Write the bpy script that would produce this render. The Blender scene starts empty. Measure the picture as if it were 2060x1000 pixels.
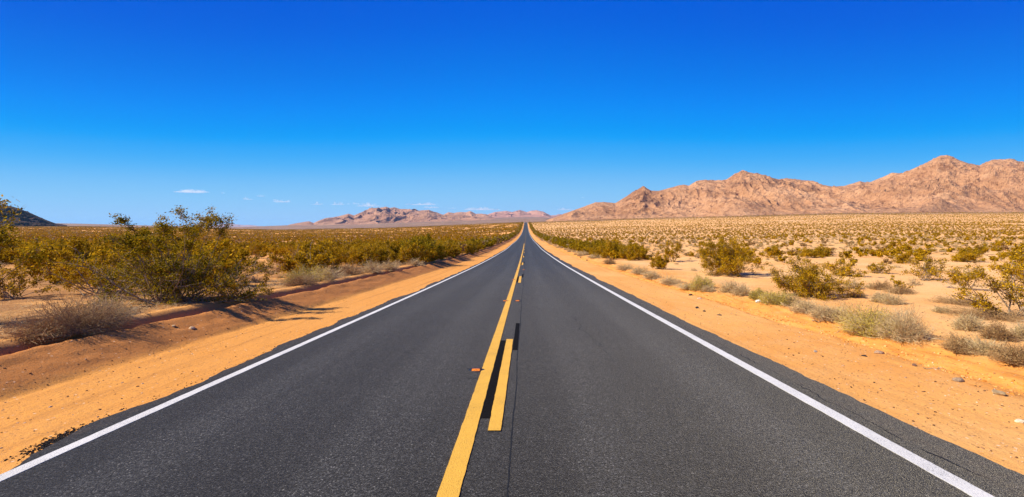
import bpy, math, random
import numpy as np
from mathutils import Vector

# ------------------------------------------------------------------ camera, sky, sun, exposure
S = bpy.context.scene
C = S.collection
CAM_H = 1.77
F, VX, VY = 800.0, 1058.0, 457.0           # focal length and vanishing point, in photograph pixels
cam_d = bpy.data.cameras.new('camera')
cam = bpy.data.objects.new('camera', cam_d); C.objects.link(cam)
cam.location = (0, 0, CAM_H); cam.rotation_euler = (math.radians(90), 0, 0)
cam_d.sensor_width = 36; cam_d.lens = 36*F/2060
cam_d.shift_x = -(VX-1030)/2060; cam_d.shift_y = -(500-VY)/2060
cam_d.clip_start = .05; cam_d.clip_end = 200000
S.camera = cam

SUN_EL, SUN_AZ = 41.0, -97.0               # azimuth from +Y (ahead), negative = to the left
_e, _a = math.radians(SUN_EL), math.radians(SUN_AZ)
sun_dir = Vector((math.sin(_a)*math.cos(_e), math.cos(_a)*math.cos(_e), math.sin(_e)))
sl = bpy.data.lights.new('sun', 'SUN'); sl.energy = 4.6; sl.angle = math.radians(.55); sl.color = (1, .94, .78)
so = bpy.data.objects.new('sun', sl); C.objects.link(so)
so.rotation_euler = sun_dir.to_track_quat('Z', 'Y').to_euler(); so.location = (-30, -10, 40)

W = bpy.data.worlds.new('World'); S.world = W; W.use_nodes = True
wt = W.node_tree; wt.nodes.clear()
sky = wt.nodes.new('ShaderNodeTexSky'); sky.sky_type = 'NISHITA'; sky.sun_disc = False
sky.sun_elevation = _e; sky.sun_rotation = math.radians(SUN_AZ)
sky.altitude = 3000; sky.air_density = 1.0; sky.dust_density = 0; sky.ozone_density = 6
# the sky keeps one colour all the way round: look it up straight ahead, by height only
tc = wt.nodes.new('ShaderNodeTexCoord'); sp = wt.nodes.new('ShaderNodeSeparateXYZ'); cb_ = wt.nodes.new('ShaderNodeCombineXYZ')
def wm(op, a, b=None):
    n = wt.nodes.new('ShaderNodeMath'); n.operation = op
    for k, v in enumerate((a, b)):
        if v is None: continue
        if hasattr(v, 'node'): wt.links.new(v, n.inputs[k])
        else: n.inputs[k].default_value = v
    return n.outputs[0]
wt.links.new(tc.outputs['Generated'], sp.inputs[0])
hz = wm('SQRT', wm('ADD', wm('MULTIPLY', sp.outputs[0], sp.outputs[0]), wm('MULTIPLY', sp.outputs[1], sp.outputs[1])))
zz_ = wm('MULTIPLY', sp.outputs[2], wm('ADD', wm('MULTIPLY', wm('MULTIPLY', sp.outputs[0], sp.outputs[0]), .75), 1.))   # a little deeper to the sides
wt.links.new(hz, cb_.inputs[1]); wt.links.new(zz_, cb_.inputs[2]); wt.links.new(cb_.outputs[0], sky.inputs['Vector'])
# grade of the sky: deep polarised blue
vs = wt.nodes.new('ShaderNodeVectorMath'); vs.operation = 'SCALE'; vs.inputs['Scale'].default_value = .1
cu = wt.nodes.new('ShaderNodeRGBCurve')
for ch, pts in ((0, [(0, 0), (.098, 0), (.117, .03), (.205, .215), (.332, .31), (.53, .38), (1, .42)]), (1, [(0, 0), (.06, .042), (.11, .107), (.134, .168), (.191, .31), (.235, .395), (.377, .55), (.518, .59), (1, .62)]), (2, [(0, 0), (.12, .40), (.25, .72), (.298, .82), (.40, .955), (.62, .94), (1, .92)])):
    c = cu.mapping.curves[ch]
    while len(c.points) < len(pts): c.points.new(.5, .5)
    for p, (x, y) in zip(c.points, pts): p.location = (x, y); p.handle_type = 'AUTO_CLAMPED'
cu.mapping.update()
v2 = wt.nodes.new('ShaderNodeVectorMath'); v2.operation = 'SCALE'; v2.inputs['Scale'].default_value = 5.55
bg = wt.nodes.new('ShaderNodeBackground'); bg.inputs['Strength'].default_value = .1
wo = wt.nodes.new('ShaderNodeOutputWorld')
for a, b in ((sky.outputs[0], vs.inputs[0]), (vs.outputs[0], cu.inputs['Color']), (cu.outputs[0], v2.inputs[0]), (v2.outputs[0], bg.inputs['Color']), (bg.outputs[0], wo.inputs['Surface'])): wt.links.new(a, b)

S.view_settings.view_transform = 'Standard'; S.view_settings.look = 'None'
S.view_settings.exposure = .85; S.view_settings.gamma = 1
S.cycles.use_denoising = True
S.cycles.max_bounces = 6; S.cycles.volume_bounces = 1; S.cycles.transparent_max_bounces = 8
S.cycles.use_adaptive_sampling = True; S.cycles.adaptive_threshold = .01

rng = np.random.default_rng(7)

# ------------------------------------------------------------------ numpy noise
def _h(ix, iy, seed):
    n = (ix.astype(np.int64)*374761393 + iy.astype(np.int64)*668265263 + seed*1442695041) & 0xffffffff
    n = ((n ^ (n >> 13))*1274126177) & 0xffffffff
    n = n ^ (n >> 16)
    return (n & 0xffffff)/float(0xffffff)
def vn(x, y, seed=0):
    x = np.asarray(x, float); y = np.asarray(y, float); x, y = np.broadcast_arrays(x, y)
    ix, iy = np.floor(x), np.floor(y); fx, fy = x-ix, y-iy
    fx = fx*fx*fx*(fx*(fx*6-15)+10); fy = fy*fy*fy*(fy*(fy*6-15)+10)
    a, b = _h(ix, iy, seed), _h(ix+1, iy, seed); c, d = _h(ix, iy+1, seed), _h(ix+1, iy+1, seed)
    return (a+(b-a)*fx + (c-a+(a-b-c+d)*fx)*fy)*2-1
def fbm(x, y, o=4, seed=0, g=.5):
    s, a, f = 0, 1, 1
    for k in range(o):
        s = s+a*vn(x*f+17.3*k, y*f-9.1*k, seed+k); a *= g; f *= 2.03
    return s
def ridged(x, y, o=5, seed=0, g=.5):
    s, a, f, w = 0, 1, 1, 1
    for k in range(o):
        n = (1-np.abs(vn(x*f+7.7*k, y*f+3.1*k, seed+k)))**2
        s = s+a*n*w; w = np.clip(n*1.4, 0, 1); a *= g; f *= 2.07
    return s
def sstep(x, a, b):
    t = np.clip((x-a)/(b-a), 0, 1); return t*t*(3-2*t)
def pchip(x, y, q):
    x, y = np.array(x, float), np.array(y, float); q = np.asarray(q, float)
    h = np.diff(x); d = np.diff(y)/h; m = np.zeros_like(x)
    m[0], m[-1] = d[0], d[-1]
    for k in range(1, len(x)-1):
        m[k] = 0 if d[k-1]*d[k] <= 0 else (h[k-1]+h[k])/(h[k]/d[k-1]+h[k-1]/d[k])
    i = np.clip(np.searchsorted(x, q)-1, 0, len(h)-1); t = (q-x[i])/h[i]
    r = (2*t**3-3*t**2+1)*y[i]+(t**3-2*t**2+t)*h[i]*m[i]+(-2*t**3+3*t**2)*y[i+1]+(t**3-t**2)*h[i]*m[i+1]
    r = np.where(q < x[0], y[0]+m[0]*(q-x[0]), r)
    return np.where(q > x[-1], y[-1]+m[-1]*(q-x[-1]), r)

# ------------------------------------------------------------------ the lie of the land
RY = [-80, 0, 20, 33, 47.6, 62.2, 76.8, 115, 181, 321, 554, 800, 1108]
RZc = [1.73, -1.77, -2.645, -3.15, -3.62, -4.02, -4.4, -4.95, -5.9, -6.35, -3.8, 3.6, 13.2]
def e_crest(px): return np.interp(px, [-1500, -400, 0, 180, 400, 560, 700, 804, 968, 1058, 1160, 1287, 1485, 1683, 2060, 2600, 4000],
                                      [1, 1, 1, 1, -2, -5.5, -3.2, -1, 6, 9.5, 13, 17.5, 22.5, 27.5, 30, 31, 31])
def e_far(px): return np.interp(px, [-1500, -400, 0, 110, 180, 330, 463, 540, 584, 723, 859, 968, 1058, 1130, 2600],
                                    [9, 9, 8.5, 8, 6.5, 2.5, -.3, .5, 4, 6, 12, 14.5, 16, 17, 17])
def e_far2(px): return np.interp(px, [-1500, 0, 180, 463, 584, 968, 1058, 1130, 2600], [8, 7.5, 5.5, -.5, 4, 18.5, 20.5, 20.5, 20])
XS = [-60, -9.5, -8.1, -7.78, -7.66, -7.5, -7.30, -7.16, -7.04, -6.2, -5.2, -4.4, -4, 3.5, 4.2, 6.0, 6.16, 6.3, 6.6, 7.0, 7.6, 9, 12, 60]
ZS = [.30, .30, .32, .355, .30, .12, .17, .275, .245, -.06, -.06, -.04, -.03, -.03, -.04, -.06, -.10, -.05, .02, .09, .12, .12, .15, .15]
def road_z(Y): return pchip(RY, RZc, Y)+CAM_H
def ground(X, Y):
    """world height of the land"""
    X = np.asarray(X, float); Y = np.asarray(Y, float); X, Y = np.broadcast_arrays(X, Y)
    Xe = np.sign(X)*np.maximum(np.abs(X)-8, 0)
    Yc = np.clip(Y, 25, None)
    px = VX+F*np.clip(Xe/Yc, -1.9, 1.9)
    ec = e_crest(px); ef, ef2 = e_far(px), e_far2(px)
    Yn = np.clip(Y, -80, 1108)
    zn = pchip(RY, RZc, Yn)
    zn = zn+(ec*1108/F-13.16)*(np.clip(Y, 0, 1108)/1108)**1.3
    r = sstep(px, 1085, 1150)
    ed = np.minimum(ec-4.5, ef-1.5)
    L = np.log(np.clip(Y, 1108, None))
    l0, l1, l2, l3 = math.log(1108), math.log(1900), math.log(5800), math.log(11000)
    ev = np.where(L < l1, ec+(ed-ec)*sstep(L, l0, l1), np.where(L < l2, ed+(ef-ed)*np.clip((L-l1)/(l2-l1), 0, 1), ef+(ef2-ef)*np.clip((L-l2)/(l3-l2), 0, 1)))
    ev = ev*(1-r)+(ec-1.5*sstep(L, l0, l1))*r
    zf = ev*np.clip(Y, 1108, 14000)/F
    z = np.where(Y <= 1108, zn, zf)
    # ditch, bank and windrows along the road
    near = 1-sstep(Y, 300, 900)
    wl = .10*vn(Y*.25, 0, 5)+.05*vn(Y*.9, 0, 6)+.025*vn(Y*3.1, 0, 7)
    wr = .10*vn(Y*.4, 0, 8)+.05*vn(Y*1.3, 0, 9)
    off = np.where(X < -5.4, wl*sstep(-X, 5.4, 6.4), wr*sstep(X, 5.0, 6))
    xs = np.interp(X+off, XS, ZS)
    slope = np.exp(-((X+7.0)/.9)**2)
    xs = xs+slope*(.012*vn(X*2.5, Y*1.7, 11)+.014*vn(X*6, Y*5, 12)+.008*vn(X*15, Y*12, 18)+.012*vn(X*.9, Y*.6, 13))
    bk = np.exp(-((X-6.8)/.7)**2)
    xs = xs+bk*(.035*vn(X*2.2, Y*1.5, 14)+.03*vn(X*6, Y*5, 15)+.018*vn(X*13, Y*11, 17))
    xs = xs+.010*vn(X*5, Y*2.2, 16)*((X < -4.6) | (X > 4.2))
    rough = sstep(np.abs(X), 7.4, 10)
    xs = xs+rough*(.09*fbm(X*.16, Y*.16, 3, 20)+.03*vn(X*1.1, Y*1.1, 25)*(Y < 120))
    far = sstep(np.hypot(X, Y), 150, 900)
    z = z+xs*near+rough*(1-near)*.15+far*rough*.5*fbm(X*.012, Y*.012, 3, 30)
    return z+CAM_H

def hit(px, py, ymax=1500):
    """ground point seen at a photograph pixel"""
    Y = np.exp(np.linspace(math.log(2.2), math.log(ymax), 4000)); X = (px-VX)/F*Y
    sy = VY-F*(ground(X, Y)-CAM_H)/Y
    k = np.nonzero(sy <= py)[0]
    k = k[0] if len(k) else len(Y)-1
    return float(X[k]), float(Y[k])

# ------------------------------------------------------------------ object helpers
def meta(o, label=None, cat=None, group=None, kind=None):
    if label: o['label'] = label
    if cat: o['category'] = cat
    if group: o['group'] = group
    if kind: o['kind'] = kind
    return o
def mesh_np(name, V, Q, mats, mi=None, smooth=False):
    me = bpy.data.meshes.new(name)
    V = np.ascontiguousarray(V, np.float32); Q = np.ascontiguousarray(Q, np.int32)
    k = Q.shape[1]
    me.vertices.add(len(V)); me.vertices.foreach_set('co', V.ravel())
    me.loops.add(Q.size); me.loops.foreach_set('vertex_index', Q.ravel())
    me.polygons.add(len(Q)); me.polygons.foreach_set('loop_start', np.arange(0, Q.size, k, dtype=np.int32))
    for m in (mats if isinstance(mats, (list, tuple)) else [mats]): me.materials.append(m)
    if mi is not None: me.polygons.foreach_set('material_index', np.ascontiguousarray(mi, np.int32))
    me.update(calc_edges=True)
    me.polygons.foreach_set('use_smooth', np.full(len(Q), smooth, bool))
    return me
def obj(name, me, parent=None, loc=None):
    o = bpy.data.objects.new(name, me); C.objects.link(o)
    if parent is not None: o.parent = parent
    if loc is not None: o.location = loc
    return o
def grid_faces(nr, nc):
    i = np.arange((nr-1)*(nc-1)); r, c = i//(nc-1), i % (nc-1); a = r*nc+c
    return np.stack([a, a+1, a+nc+1, a+nc], 1)

# ------------------------------------------------------------------ node helpers
def mat(name, rough=.9, spec=.3):
    m = bpy.data.materials.new(name); m.use_nodes = True
    b = m.node_tree.nodes['Principled BSDF']; b.inputs['Roughness'].default_value = rough
    b.inputs['Specular IOR Level'].default_value = spec
    return m, m.node_tree, b
def nd(t, typ, ins=None, **kw):
    n = t.nodes.new(typ)
    for k, v in kw.items(): setattr(n, k, v)
    for k, v in (ins or {}).items():
        if hasattr(v, 'node'): t.links.new(v, n.inputs[k])
        else: n.inputs[k].default_value = v
    return n
def noise(t, vec, scale, detail=4, rough=.55, dist=0):
    return nd(t, 'ShaderNodeTexNoise', {'Vector': vec, 'Scale': scale, 'Detail': detail, 'Roughness': rough, 'Distortion': dist}).outputs['Fac']
def ramp(t, fac, stops):
    n = nd(t, 'ShaderNodeValToRGB', {'Fac': fac}); r = n.color_ramp
    while len(r.elements) < len(stops): r.elements.new(.5)
    for e, (p, c) in zip(r.elements, stops):
        e.position = p; e.color = (*c, 1) if len(c) == 3 else c
    return n.outputs['Color']
def fr(t, x, a, b, lo=0., hi=1.):
    return nd(t, 'ShaderNodeMapRange', {'Value': x, 'From Min': a, 'From Max': b, 'To Min': lo, 'To Max': hi}, interpolation_type='SMOOTHSTEP').outputs[0]
def mth(t, op, a, b=0.):
    return nd(t, 'ShaderNodeMath', {0: a, 1: b}, operation=op).outputs[0]
def mixc(t, f, a, b, mode='MIX'):
    n = nd(t, 'ShaderNodeMix', data_type='RGBA', blend_type=mode)
    for k, v in ((0, f), (6, a), (7, b)):
        if hasattr(v, 'node'): t.links.new(v, n.inputs[k])
        else: n.inputs[k].default_value = (*v, 1) if isinstance(v, tuple) and len(v) == 3 else v
    return n.outputs[2]
def pos(t):
    g = nd(t, 'ShaderNodeNewGeometry'); s = nd(t, 'ShaderNodeSeparateXYZ', {0: g.outputs['Position']})
    return g, g.outputs['Position'], s.outputs[0], s.outputs[1], s.outputs[2]
def bump(t, b, h, strength, dist):
    n = nd(t, 'ShaderNodeBump', {'Height': h, 'Strength': strength, 'Distance': dist})
    t.links.new(n.outputs[0], b.inputs['Normal'])

# ------------------------------------------------------------------ materials of the setting
def sand_material():
    m, t, b = mat('desert_sand', .95, .1)
    g, P, x, y, z = pos(t)
    n1 = noise(t, P, .22, 5, .6); n2 = noise(t, P, 1.7, 5, .6); n3 = noise(t, P, 26, 4, .7)
    base = ramp(t, n1, [(.30, (.66, .27, .055)), (.52, (.71, .33, .08)), (.72, (.74, .40, .125))])
    base = mixc(t, fr(t, n2, .35, .75, 0, .55), base, (.70, .36, .12))
    # the graded left shoulder and the dug bank on the right are a purer orange sand
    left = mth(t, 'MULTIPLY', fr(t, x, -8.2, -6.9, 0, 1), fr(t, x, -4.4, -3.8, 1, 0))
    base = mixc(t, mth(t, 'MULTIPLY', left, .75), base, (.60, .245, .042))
    xx = mth(t, 'ADD', x, mth(t, 'MULTIPLY', mth(t, 'SUBTRACT', n2, .5), 1.6))
    bank = mth(t, 'MULTIPLY', fr(t, xx, 5.9, 6.25, 0, 1), fr(t, xx, 6.5, 7.4, 1, 0))
    base = mixc(t, mth(t, 'MULTIPLY', bank, fr(t, noise(t, P, 3.5, 4, .7), .3, .6, .35, .85)), base, (.64, .245, .04))
    gv = noise(t, nd(t, 'ShaderNodeCombineXYZ', {0: mth(t, 'MULTIPLY', x, 9.), 1: mth(t, 'MULTIPLY', y, 1.1), 2: 0.}).outputs[0], 1., 5, .7)
    base = mixc(t, mth(t, 'MULTIPLY', bank, fr(t, gv, .38, .52, .6, 0)), base, (.44, .15, .022))
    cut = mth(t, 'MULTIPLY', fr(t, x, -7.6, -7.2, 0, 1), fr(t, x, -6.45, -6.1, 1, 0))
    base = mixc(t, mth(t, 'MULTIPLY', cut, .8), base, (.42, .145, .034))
    # left bank step tinted dark red: the ledge's shadow put into the sand colour
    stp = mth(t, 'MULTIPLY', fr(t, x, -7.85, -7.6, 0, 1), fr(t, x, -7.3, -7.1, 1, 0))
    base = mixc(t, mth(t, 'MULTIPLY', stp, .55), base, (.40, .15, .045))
    # dry leaf litter on the untouched ground left of the bank
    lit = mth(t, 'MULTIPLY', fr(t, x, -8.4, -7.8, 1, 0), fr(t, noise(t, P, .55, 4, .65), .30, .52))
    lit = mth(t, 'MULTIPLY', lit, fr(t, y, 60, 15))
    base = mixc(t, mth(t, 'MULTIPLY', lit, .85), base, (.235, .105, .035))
    base = mixc(t, mth(t, 'MULTIPLY', fr(t, xx, 7.2, 9.5), fr(t, n1, .35, .65, .25, .75)), base, (.76, .455, .20))   # paler open plain on the right
    # tyre tracks along the shoulders
    cv = nd(t, 'ShaderNodeCombineXYZ', {0: mth(t, 'MULTIPLY', x, 5.), 1: mth(t, 'MULTIPLY', y, .09), 2: 0.}).outputs[0]
    tr = noise(t, cv, 1.0, 4, .6)
    sh = mth(t, 'MULTIPLY', fr(t, x, -6.6, -6.0, 0, 1), fr(t, x, 6.2, 7, 1, 0))
    base = mixc(t, mth(t, 'MULTIPLY', mth(t, 'MULTIPLY', sh, fr(t, x, -1, 1, 1, .35)), fr(t, tr, .32, .50, .8, 0)), base, (.46, .19, .04))
    # far plain: dark pinkish brown gravel and scrub seen from miles away
    fn = noise(t, P, .0016, 6, .65)
    far = ramp(t, fn, [(.3, (.15, .09, .065)), (.55, (.20, .125, .09)), (.75, (.30, .185, .125))])
    base = mixc(t, fr(t, y, 900, 1120), base, far)
    # pale dry washes crossing the field on the right
    wash = mth(t, 'MULTIPLY', fr(t, noise(t, nd(t, 'ShaderNodeCombineXYZ', {0: mth(t, 'MULTIPLY', x, .006), 1: mth(t, 'MULTIPLY', y, .03), 2: 0.}).outputs[0], 1., 3, .5), .56, .68), fr(t, y, 60, 110))
    base = mixc(t, mth(t, 'MULTIPLY', wash, .7), base, (.74, .48, .27))
    # grains and grit
    v = nd(t, 'ShaderNodeTexVoronoi', {'Vector': P, 'Scale': 22.}); vc = nd(t, 'ShaderNodeSeparateColor', {0: v.outputs['Color']})
    spot = mth(t, 'MULTIPLY', fr(t, v.outputs['Distance'], .34, .2), mth(t, 'GREATER_THAN', vc.outputs[0], .66))
    base = mixc(t, mth(t, 'MULTIPLY', spot, .75), base, ramp(t, vc.outputs[1], [(0, (.10, .05, .03)), (.5, (.30, .13, .04)), (.75, (.55, .20, .04)), (1, (.80, .62, .42))]))
    base = mixc(t, fr(t, n3, .25, .6, .5, 0), base, (.40, .20, .08))
    t.links.new(base, b.inputs['Base Color'])
    h = mth(t, 'ADD', mth(t, 'MULTIPLY', n3, .5), mth(t, 'ADD', mth(t, 'MULTIPLY', noise(t, P, 7, 5, .7), .9), mth(t, 'MULTIPLY', mth(t, 'MULTIPLY', tr, sh), .35)))
    bump(t, b, mth(t, 'ADD', h, mth(t, 'MULTIPLY', noise(t, P, 75, 3, .7), .35)), .55, .04)
    return m
def asphalt_material():
    m, t, b = mat('asphalt', .8, .07)
    b.inputs['Sheen Weight'].default_value = .2; b.inputs['Sheen Roughness'].default_value = .4; b.inputs['Sheen Tint'].default_value = (1, .88, .72, 1)
    g, P, x, y, z = pos(t)
    v = nd(t, 'ShaderNodeTexVoronoi', {'Vector': P, 'Scale': 120.}); vc = nd(t, 'ShaderNodeSeparateColor', {0: v.outputs['Color']})
    big = noise(t, P, .8, 4, .6)
    cv = nd(t, 'ShaderNodeCombineXYZ', {0: mth(t, 'MULTIPLY', x, 1.5), 1: mth(t, 'MULTIPLY', y, .035), 2: 0.}).outputs[0]
    trk = noise(t, cv, 1.0, 4, .6)
    c = ramp(t, vc.outputs[0], [(0, (.009, .0088, .0086)), (.45, (.030, .029, .028)), (.8, (.064, .062, .059)), (.96, (.105, .10, .093)), (1, (.22, .205, .185))])
    f = mth(t, 'ADD', mth(t, 'MULTIPLY', big, .5), mth(t, 'MULTIPLY', trk, .9))
    # paler polished wheel paths in both lanes
    ln = mth(t, 'ABSOLUTE', mth(t, 'SUBTRACT', mth(t, 'ABSOLUTE', mth(t, 'ADD', x, .36)), 1.85))
    wp = mth(t, 'MULTIPLY', fr(t, mth(t, 'ABSOLUTE', mth(t, 'SUBTRACT', ln, .85)), .55, .1), fr(t, noise(t, cv, 1.6, 3, .6), .3, .7, .3, 1))
    f = mth(t, 'ADD', f, mth(t, 'MULTIPLY', wp, .38))
    c = mixc(t, 1., c, ramp(t, f, [(.35, (.60, .60, .615)), (.7, (.92, .92, .94)), (1.05, (1.5, 1.5, 1.5))]), 'MULTIPLY')
    # the paved edge outside the white lines is older, with sand blown into it
    ed = mth(t, 'ADD', fr(t, x, 3.35, 3.5), fr(t, x, -4.08, -4.2))
    c = mixc(t, mth(t, 'MULTIPLY', ed, fr(t, noise(t, P, 9, 4, .65), .35, .7, .10, .42)), c, (.13, .085, .055))
    gr = mth(t, 'ADD', mth(t, 'MULTIPLY', noise(t, P, 46, 2, .8), .85), mth(t, 'MULTIPLY', noise(t, P, 13, 3, .75), .15))
    c = mixc(t, 1., c, ramp(t, gr, [(.30, (.10, .10, .098)), (.5, (.37, .365, .36)), (.70, (1.12, 1.10, 1.06))]), 'MULTIPLY')
    t.links.new(c, b.inputs['Base Color'])
    h = mth(t, 'ADD', mth(t, 'MULTIPLY', v.outputs['Distance'], -1.), mth(t, 'MULTIPLY', noise(t, P, 60, 3, .6), .8))
    bump(t, b, h, .7, .008)
    return m
def paint(name, col, wear=.47, edge=(.03, .03, .03)):
    m, t, b = mat(name, .7, .3)
    g, P, x, y, z = pos(t)
    n = noise(t, P, 95, 3, .7); n2 = noise(t, P, 3.2, 4, .6)
    f = mth(t, 'ADD', mth(t, 'MULTIPLY', n, .75), mth(t, 'MULTIPLY', n2, .25))
    c = mixc(t, fr(t, f, wear-.12, wear-.06, .85, 0), col, edge)
    c = mixc(t, fr(t, n2, .35, .7, .22, 0), c, tuple(k*.62 for k in col))
    c = mixc(t, fr(t, noise(t, P, 70, 2, .5), .5, .75, 0, .3), c, tuple(min(1, k*1.2+.02) for k in col))
    t.links.new(c, b.inputs['Base Color']); c = mixc(t, fr(t, noise(t, P, 42, 3, .8), .32, .62, .35, 0), c, tuple(k*.72 for k in col)); t.links.new(c, b.inputs['Base Color'])
    bump(t, b, n, .8, .008)
    return m
def rock_material(name, stops, dark, ns=1., amt=.5, patch=()):
    m, t, b = mat(name, .95, .1)
    g, P, x, y, z = pos(t)
    n1 = noise(t, P, .004*ns, 7, .65); n2 = noise(t, P, .035*ns, 6, .7); n3 = noise(t, P, .013*ns, 6, .7, .6)
    c = ramp(t, mth(t, 'ADD', mth(t, 'MULTIPLY', n1, .55), mth(t, 'MULTIPLY', n2, .45)), stops)
    c = mixc(t, fr(t, n3, .53, .70, 0, amt*.9), c, dark)
    c = mixc(t, fr(t, n2, .60, .72, 0, amt), c, dark)
    n4 = noise(t, P, .075*ns, 4, .8)
    c = mixc(t, fr(t, n4, .53, .63, 0, amt*.85), c, dark)
    c = mixc(t, fr(t, n4, .42, .30, 0, .35), c, stops[-1][1])
    for (qx, qy, qz, qr) in patch:     # outcrops of darker, varnished rock
        d = nd(t, 'ShaderNodeVectorMath', {0: P, 1: (qx, qy, qz)}, operation='DISTANCE').outputs['Value']
        k = fr(t, mth(t, 'ADD', d, mth(t, 'MULTIPLY', mth(t, 'SUBTRACT', n3, .5), qr*2.2)), qr, qr*.35)
        c = mixc(t, mth(t, 'MULTIPLY', k, fr(t, n2, .34, .60, .25, .75)), c, dark)
    t.links.new(c, b.inputs['Base Color'])
    bump(t, b, mth(t, 'ADD', n2, mth(t, 'MULTIPLY', noise(t, P, .11*ns, 5, .7), .6)), 1., 14./ns)
    return m
def plain_material(name, col, rough=.7, var=.25, scale=8):
    m, t, b = mat(name, rough)
    g, P, x, y, z = pos(t)
    n = noise(t, P, scale, 5, .65)
    t.links.new(mixc(t, fr(t, n, .3, .7), tuple(k*(1-var) for k in col), tuple(min(1, k*(1+var)) for k in col)), b.inputs['Base Color'])
    bump(t, b, n, .5, .02)
    return m
SAND, ASPH = sand_material(), asphalt_material()
WHITE = paint('white_line_paint', (.62, .585, .53), .485)
YELLOW = paint('yellow_line_paint', (.68, .36, .04), .475)
BLACKOUT = plain_material('black_sealing_paint', (.0075, .0062, .0055), .85, .2, 30)
BLACKOUT.node_tree.nodes['Principled BSDF'].inputs['Specular IOR Level'].default_value = .04
CRACK = plain_material('crack_filler', (.009, .009, .009), .8, .2, 30)

# ------------------------------------------------------------------ ground
cx = [np.arange(-12, -8.4, .15), np.arange(-8.4, -5.9, .055), np.arange(-5.9, 5.7, .22), np.arange(5.7, 7.7, .06), np.arange(7.7, 12, .15)]
gx = [12.0]
while gx[-1] < 42000: gx.append(gx[-1]*1.035+.02)
gx = np.array(gx)
COLS = np.concatenate([-gx[::-1], *[c[(c > -12)] for c in cx], gx])
ry = [-80, -60, -40, -25, -15, -10, -7, -5, -3.5]
r = -2.4
while r < 42000:
    ry.append(r); r += max(.085 if r < 9 else .12, abs(r)*.0135 if r < 2000 else r*.02)
ROWS = np.array(ry+[42000.0])
GX, GY = np.meshgrid(COLS, ROWS)
V = np.stack([GX, GY, ground(GX, GY)], -1).reshape(-1, 3)
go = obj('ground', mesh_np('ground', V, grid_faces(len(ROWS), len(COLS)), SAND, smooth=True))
meta(go, 'orange desert sand with a graded bank beside the highway', 'ground', kind='structure')
ROADZ = ground(np.zeros_like(ROWS), ROWS)+.03
def rz(y): return np.interp(y, ROWS, ROADZ)
def gz(x, y): return float(ground(x, y))

# ------------------------------------------------------------------ road and its markings
def cut_rows(y0, y1, step=None):
    r = ROWS[(ROWS > y0+.01) & (ROWS < y1-.01)]
    return np.concatenate([[y0], r, [y1]])
def strip(name, x0, x1, y0, y1, dz, m, parent, edge=.0, seed=0, thick=.004):
    ys = cut_rows(y0, y1)
    if edge and y0 < 60:
        ys = np.unique(np.concatenate([ys, np.arange(max(y0, 2), min(y1, 25), .035)])); ys = ys[(ys >= y0) & (ys <= y1)]
    a = x0(ys) if callable(x0) else np.full_like(ys, x0); b = x1(ys) if callable(x1) else np.full_like(ys, x1)
    if edge:
        a = a+edge*(vn(ys*9, 0, seed)+.6*vn(ys*31, 0, seed+1)); b = b+edge*(vn(ys*9, 3, seed+2)+.6*vn(ys*31, 0, seed+3))
    z = rz(ys)+dz
    V = np.stack([np.stack([a, ys, z-thick], 1), np.stack([a, ys, z], 1), np.stack([b, ys, z], 1), np.stack([b, ys, z-thick], 1)], 1).reshape(-1, 3)
    return obj(name, mesh_np(name, V, grid_faces(len(ys), 4), m), parent)
YR = ROWS[(ROWS > -81) & (ROWS < 1300)]
fine = np.arange(2.0, 24, .05)
YR = np.unique(np.concatenate([YR, fine]))
le = np.interp(YR, [2.5, 3.2, 3.9, 5, 6, 9, 14], [-4.07, -4.08, -4.27, -4.22, -4.30, -4.33, -4.25])+(.02+.08*sstep(YR, 5, 12))*vn(YR*.45, 0, 41)+.06*vn(YR*1.7, 0, 42)+.025*vn(YR*6, 0, 43)+.012*vn(YR*19, 0, 44)
re = 3.76+.07*vn(YR*.35, 0, 45)+.03*vn(YR*1.5, 0, 46)+.014*vn(YR*6, 0, 47)+.008*vn(YR*19, 0, 48)
tt = np.linspace(0, 1, 26); zz = rz(YR)
xs = le[:, None]+(re-le)[:, None]*tt[None]
V = np.stack([xs, np.repeat(YR[:, None], 26, 1), np.repeat(zz[:, None], 26, 1)], -1)
skl = np.stack([le-.02, YR, zz-.09], 1)[:, None]; skr = np.stack([re+.02, YR, zz-.09], 1)[:, None]
V = np.concatenate([skl, V, skr], 1).reshape(-1, 3)
road = obj('road', mesh_np('road', V, grid_faces(len(YR), 28), ASPH))
meta(road, 'dark asphalt two-lane highway running straight to the crest', 'road', kind='structure')
strip('edge_line', -4.04, -3.925, -40, 1290, .004, WHITE, road, .0025, 60)
strip('edge_line', 3.135, 3.285, -40, 1290, .004, WHITE, road, .0025, 64)
strip('centre_line', -.625, -.47, -40, 121, .008, YELLOW, road, .0025, 68, .008)
k = 0
y0 = 3.77-14.62
while y0 < 1280:
    far = y0 > 116
    ln = 3.66
    strip('centre_dash', -.362 if not far else -.40, -.238 if not far else -.26, y0, y0+ln, .010, YELLOW, road, .0025 if y0 < 60 else 0, 80+k, .008)
    if y0 < 240:
        strip('blackout_strip', -.462, -.366, y0+.28, y0+ln-.08, .003, BLACKOUT, road)
        strip('blackout_strip', -.225, -.14, y0+ln-.75, y0+ln+1.55, .003, BLACKOUT, road)
    y0 += 14.62; k += 1
strip('road_seam', lambda y: -.13+.014*vn(y*.8, 0, 90)-.006, lambda y: -.13+.014*vn(y*.8, 0, 90)+.006, 2, 160, .002, CRACK, road, .003, 91, .002)
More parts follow.
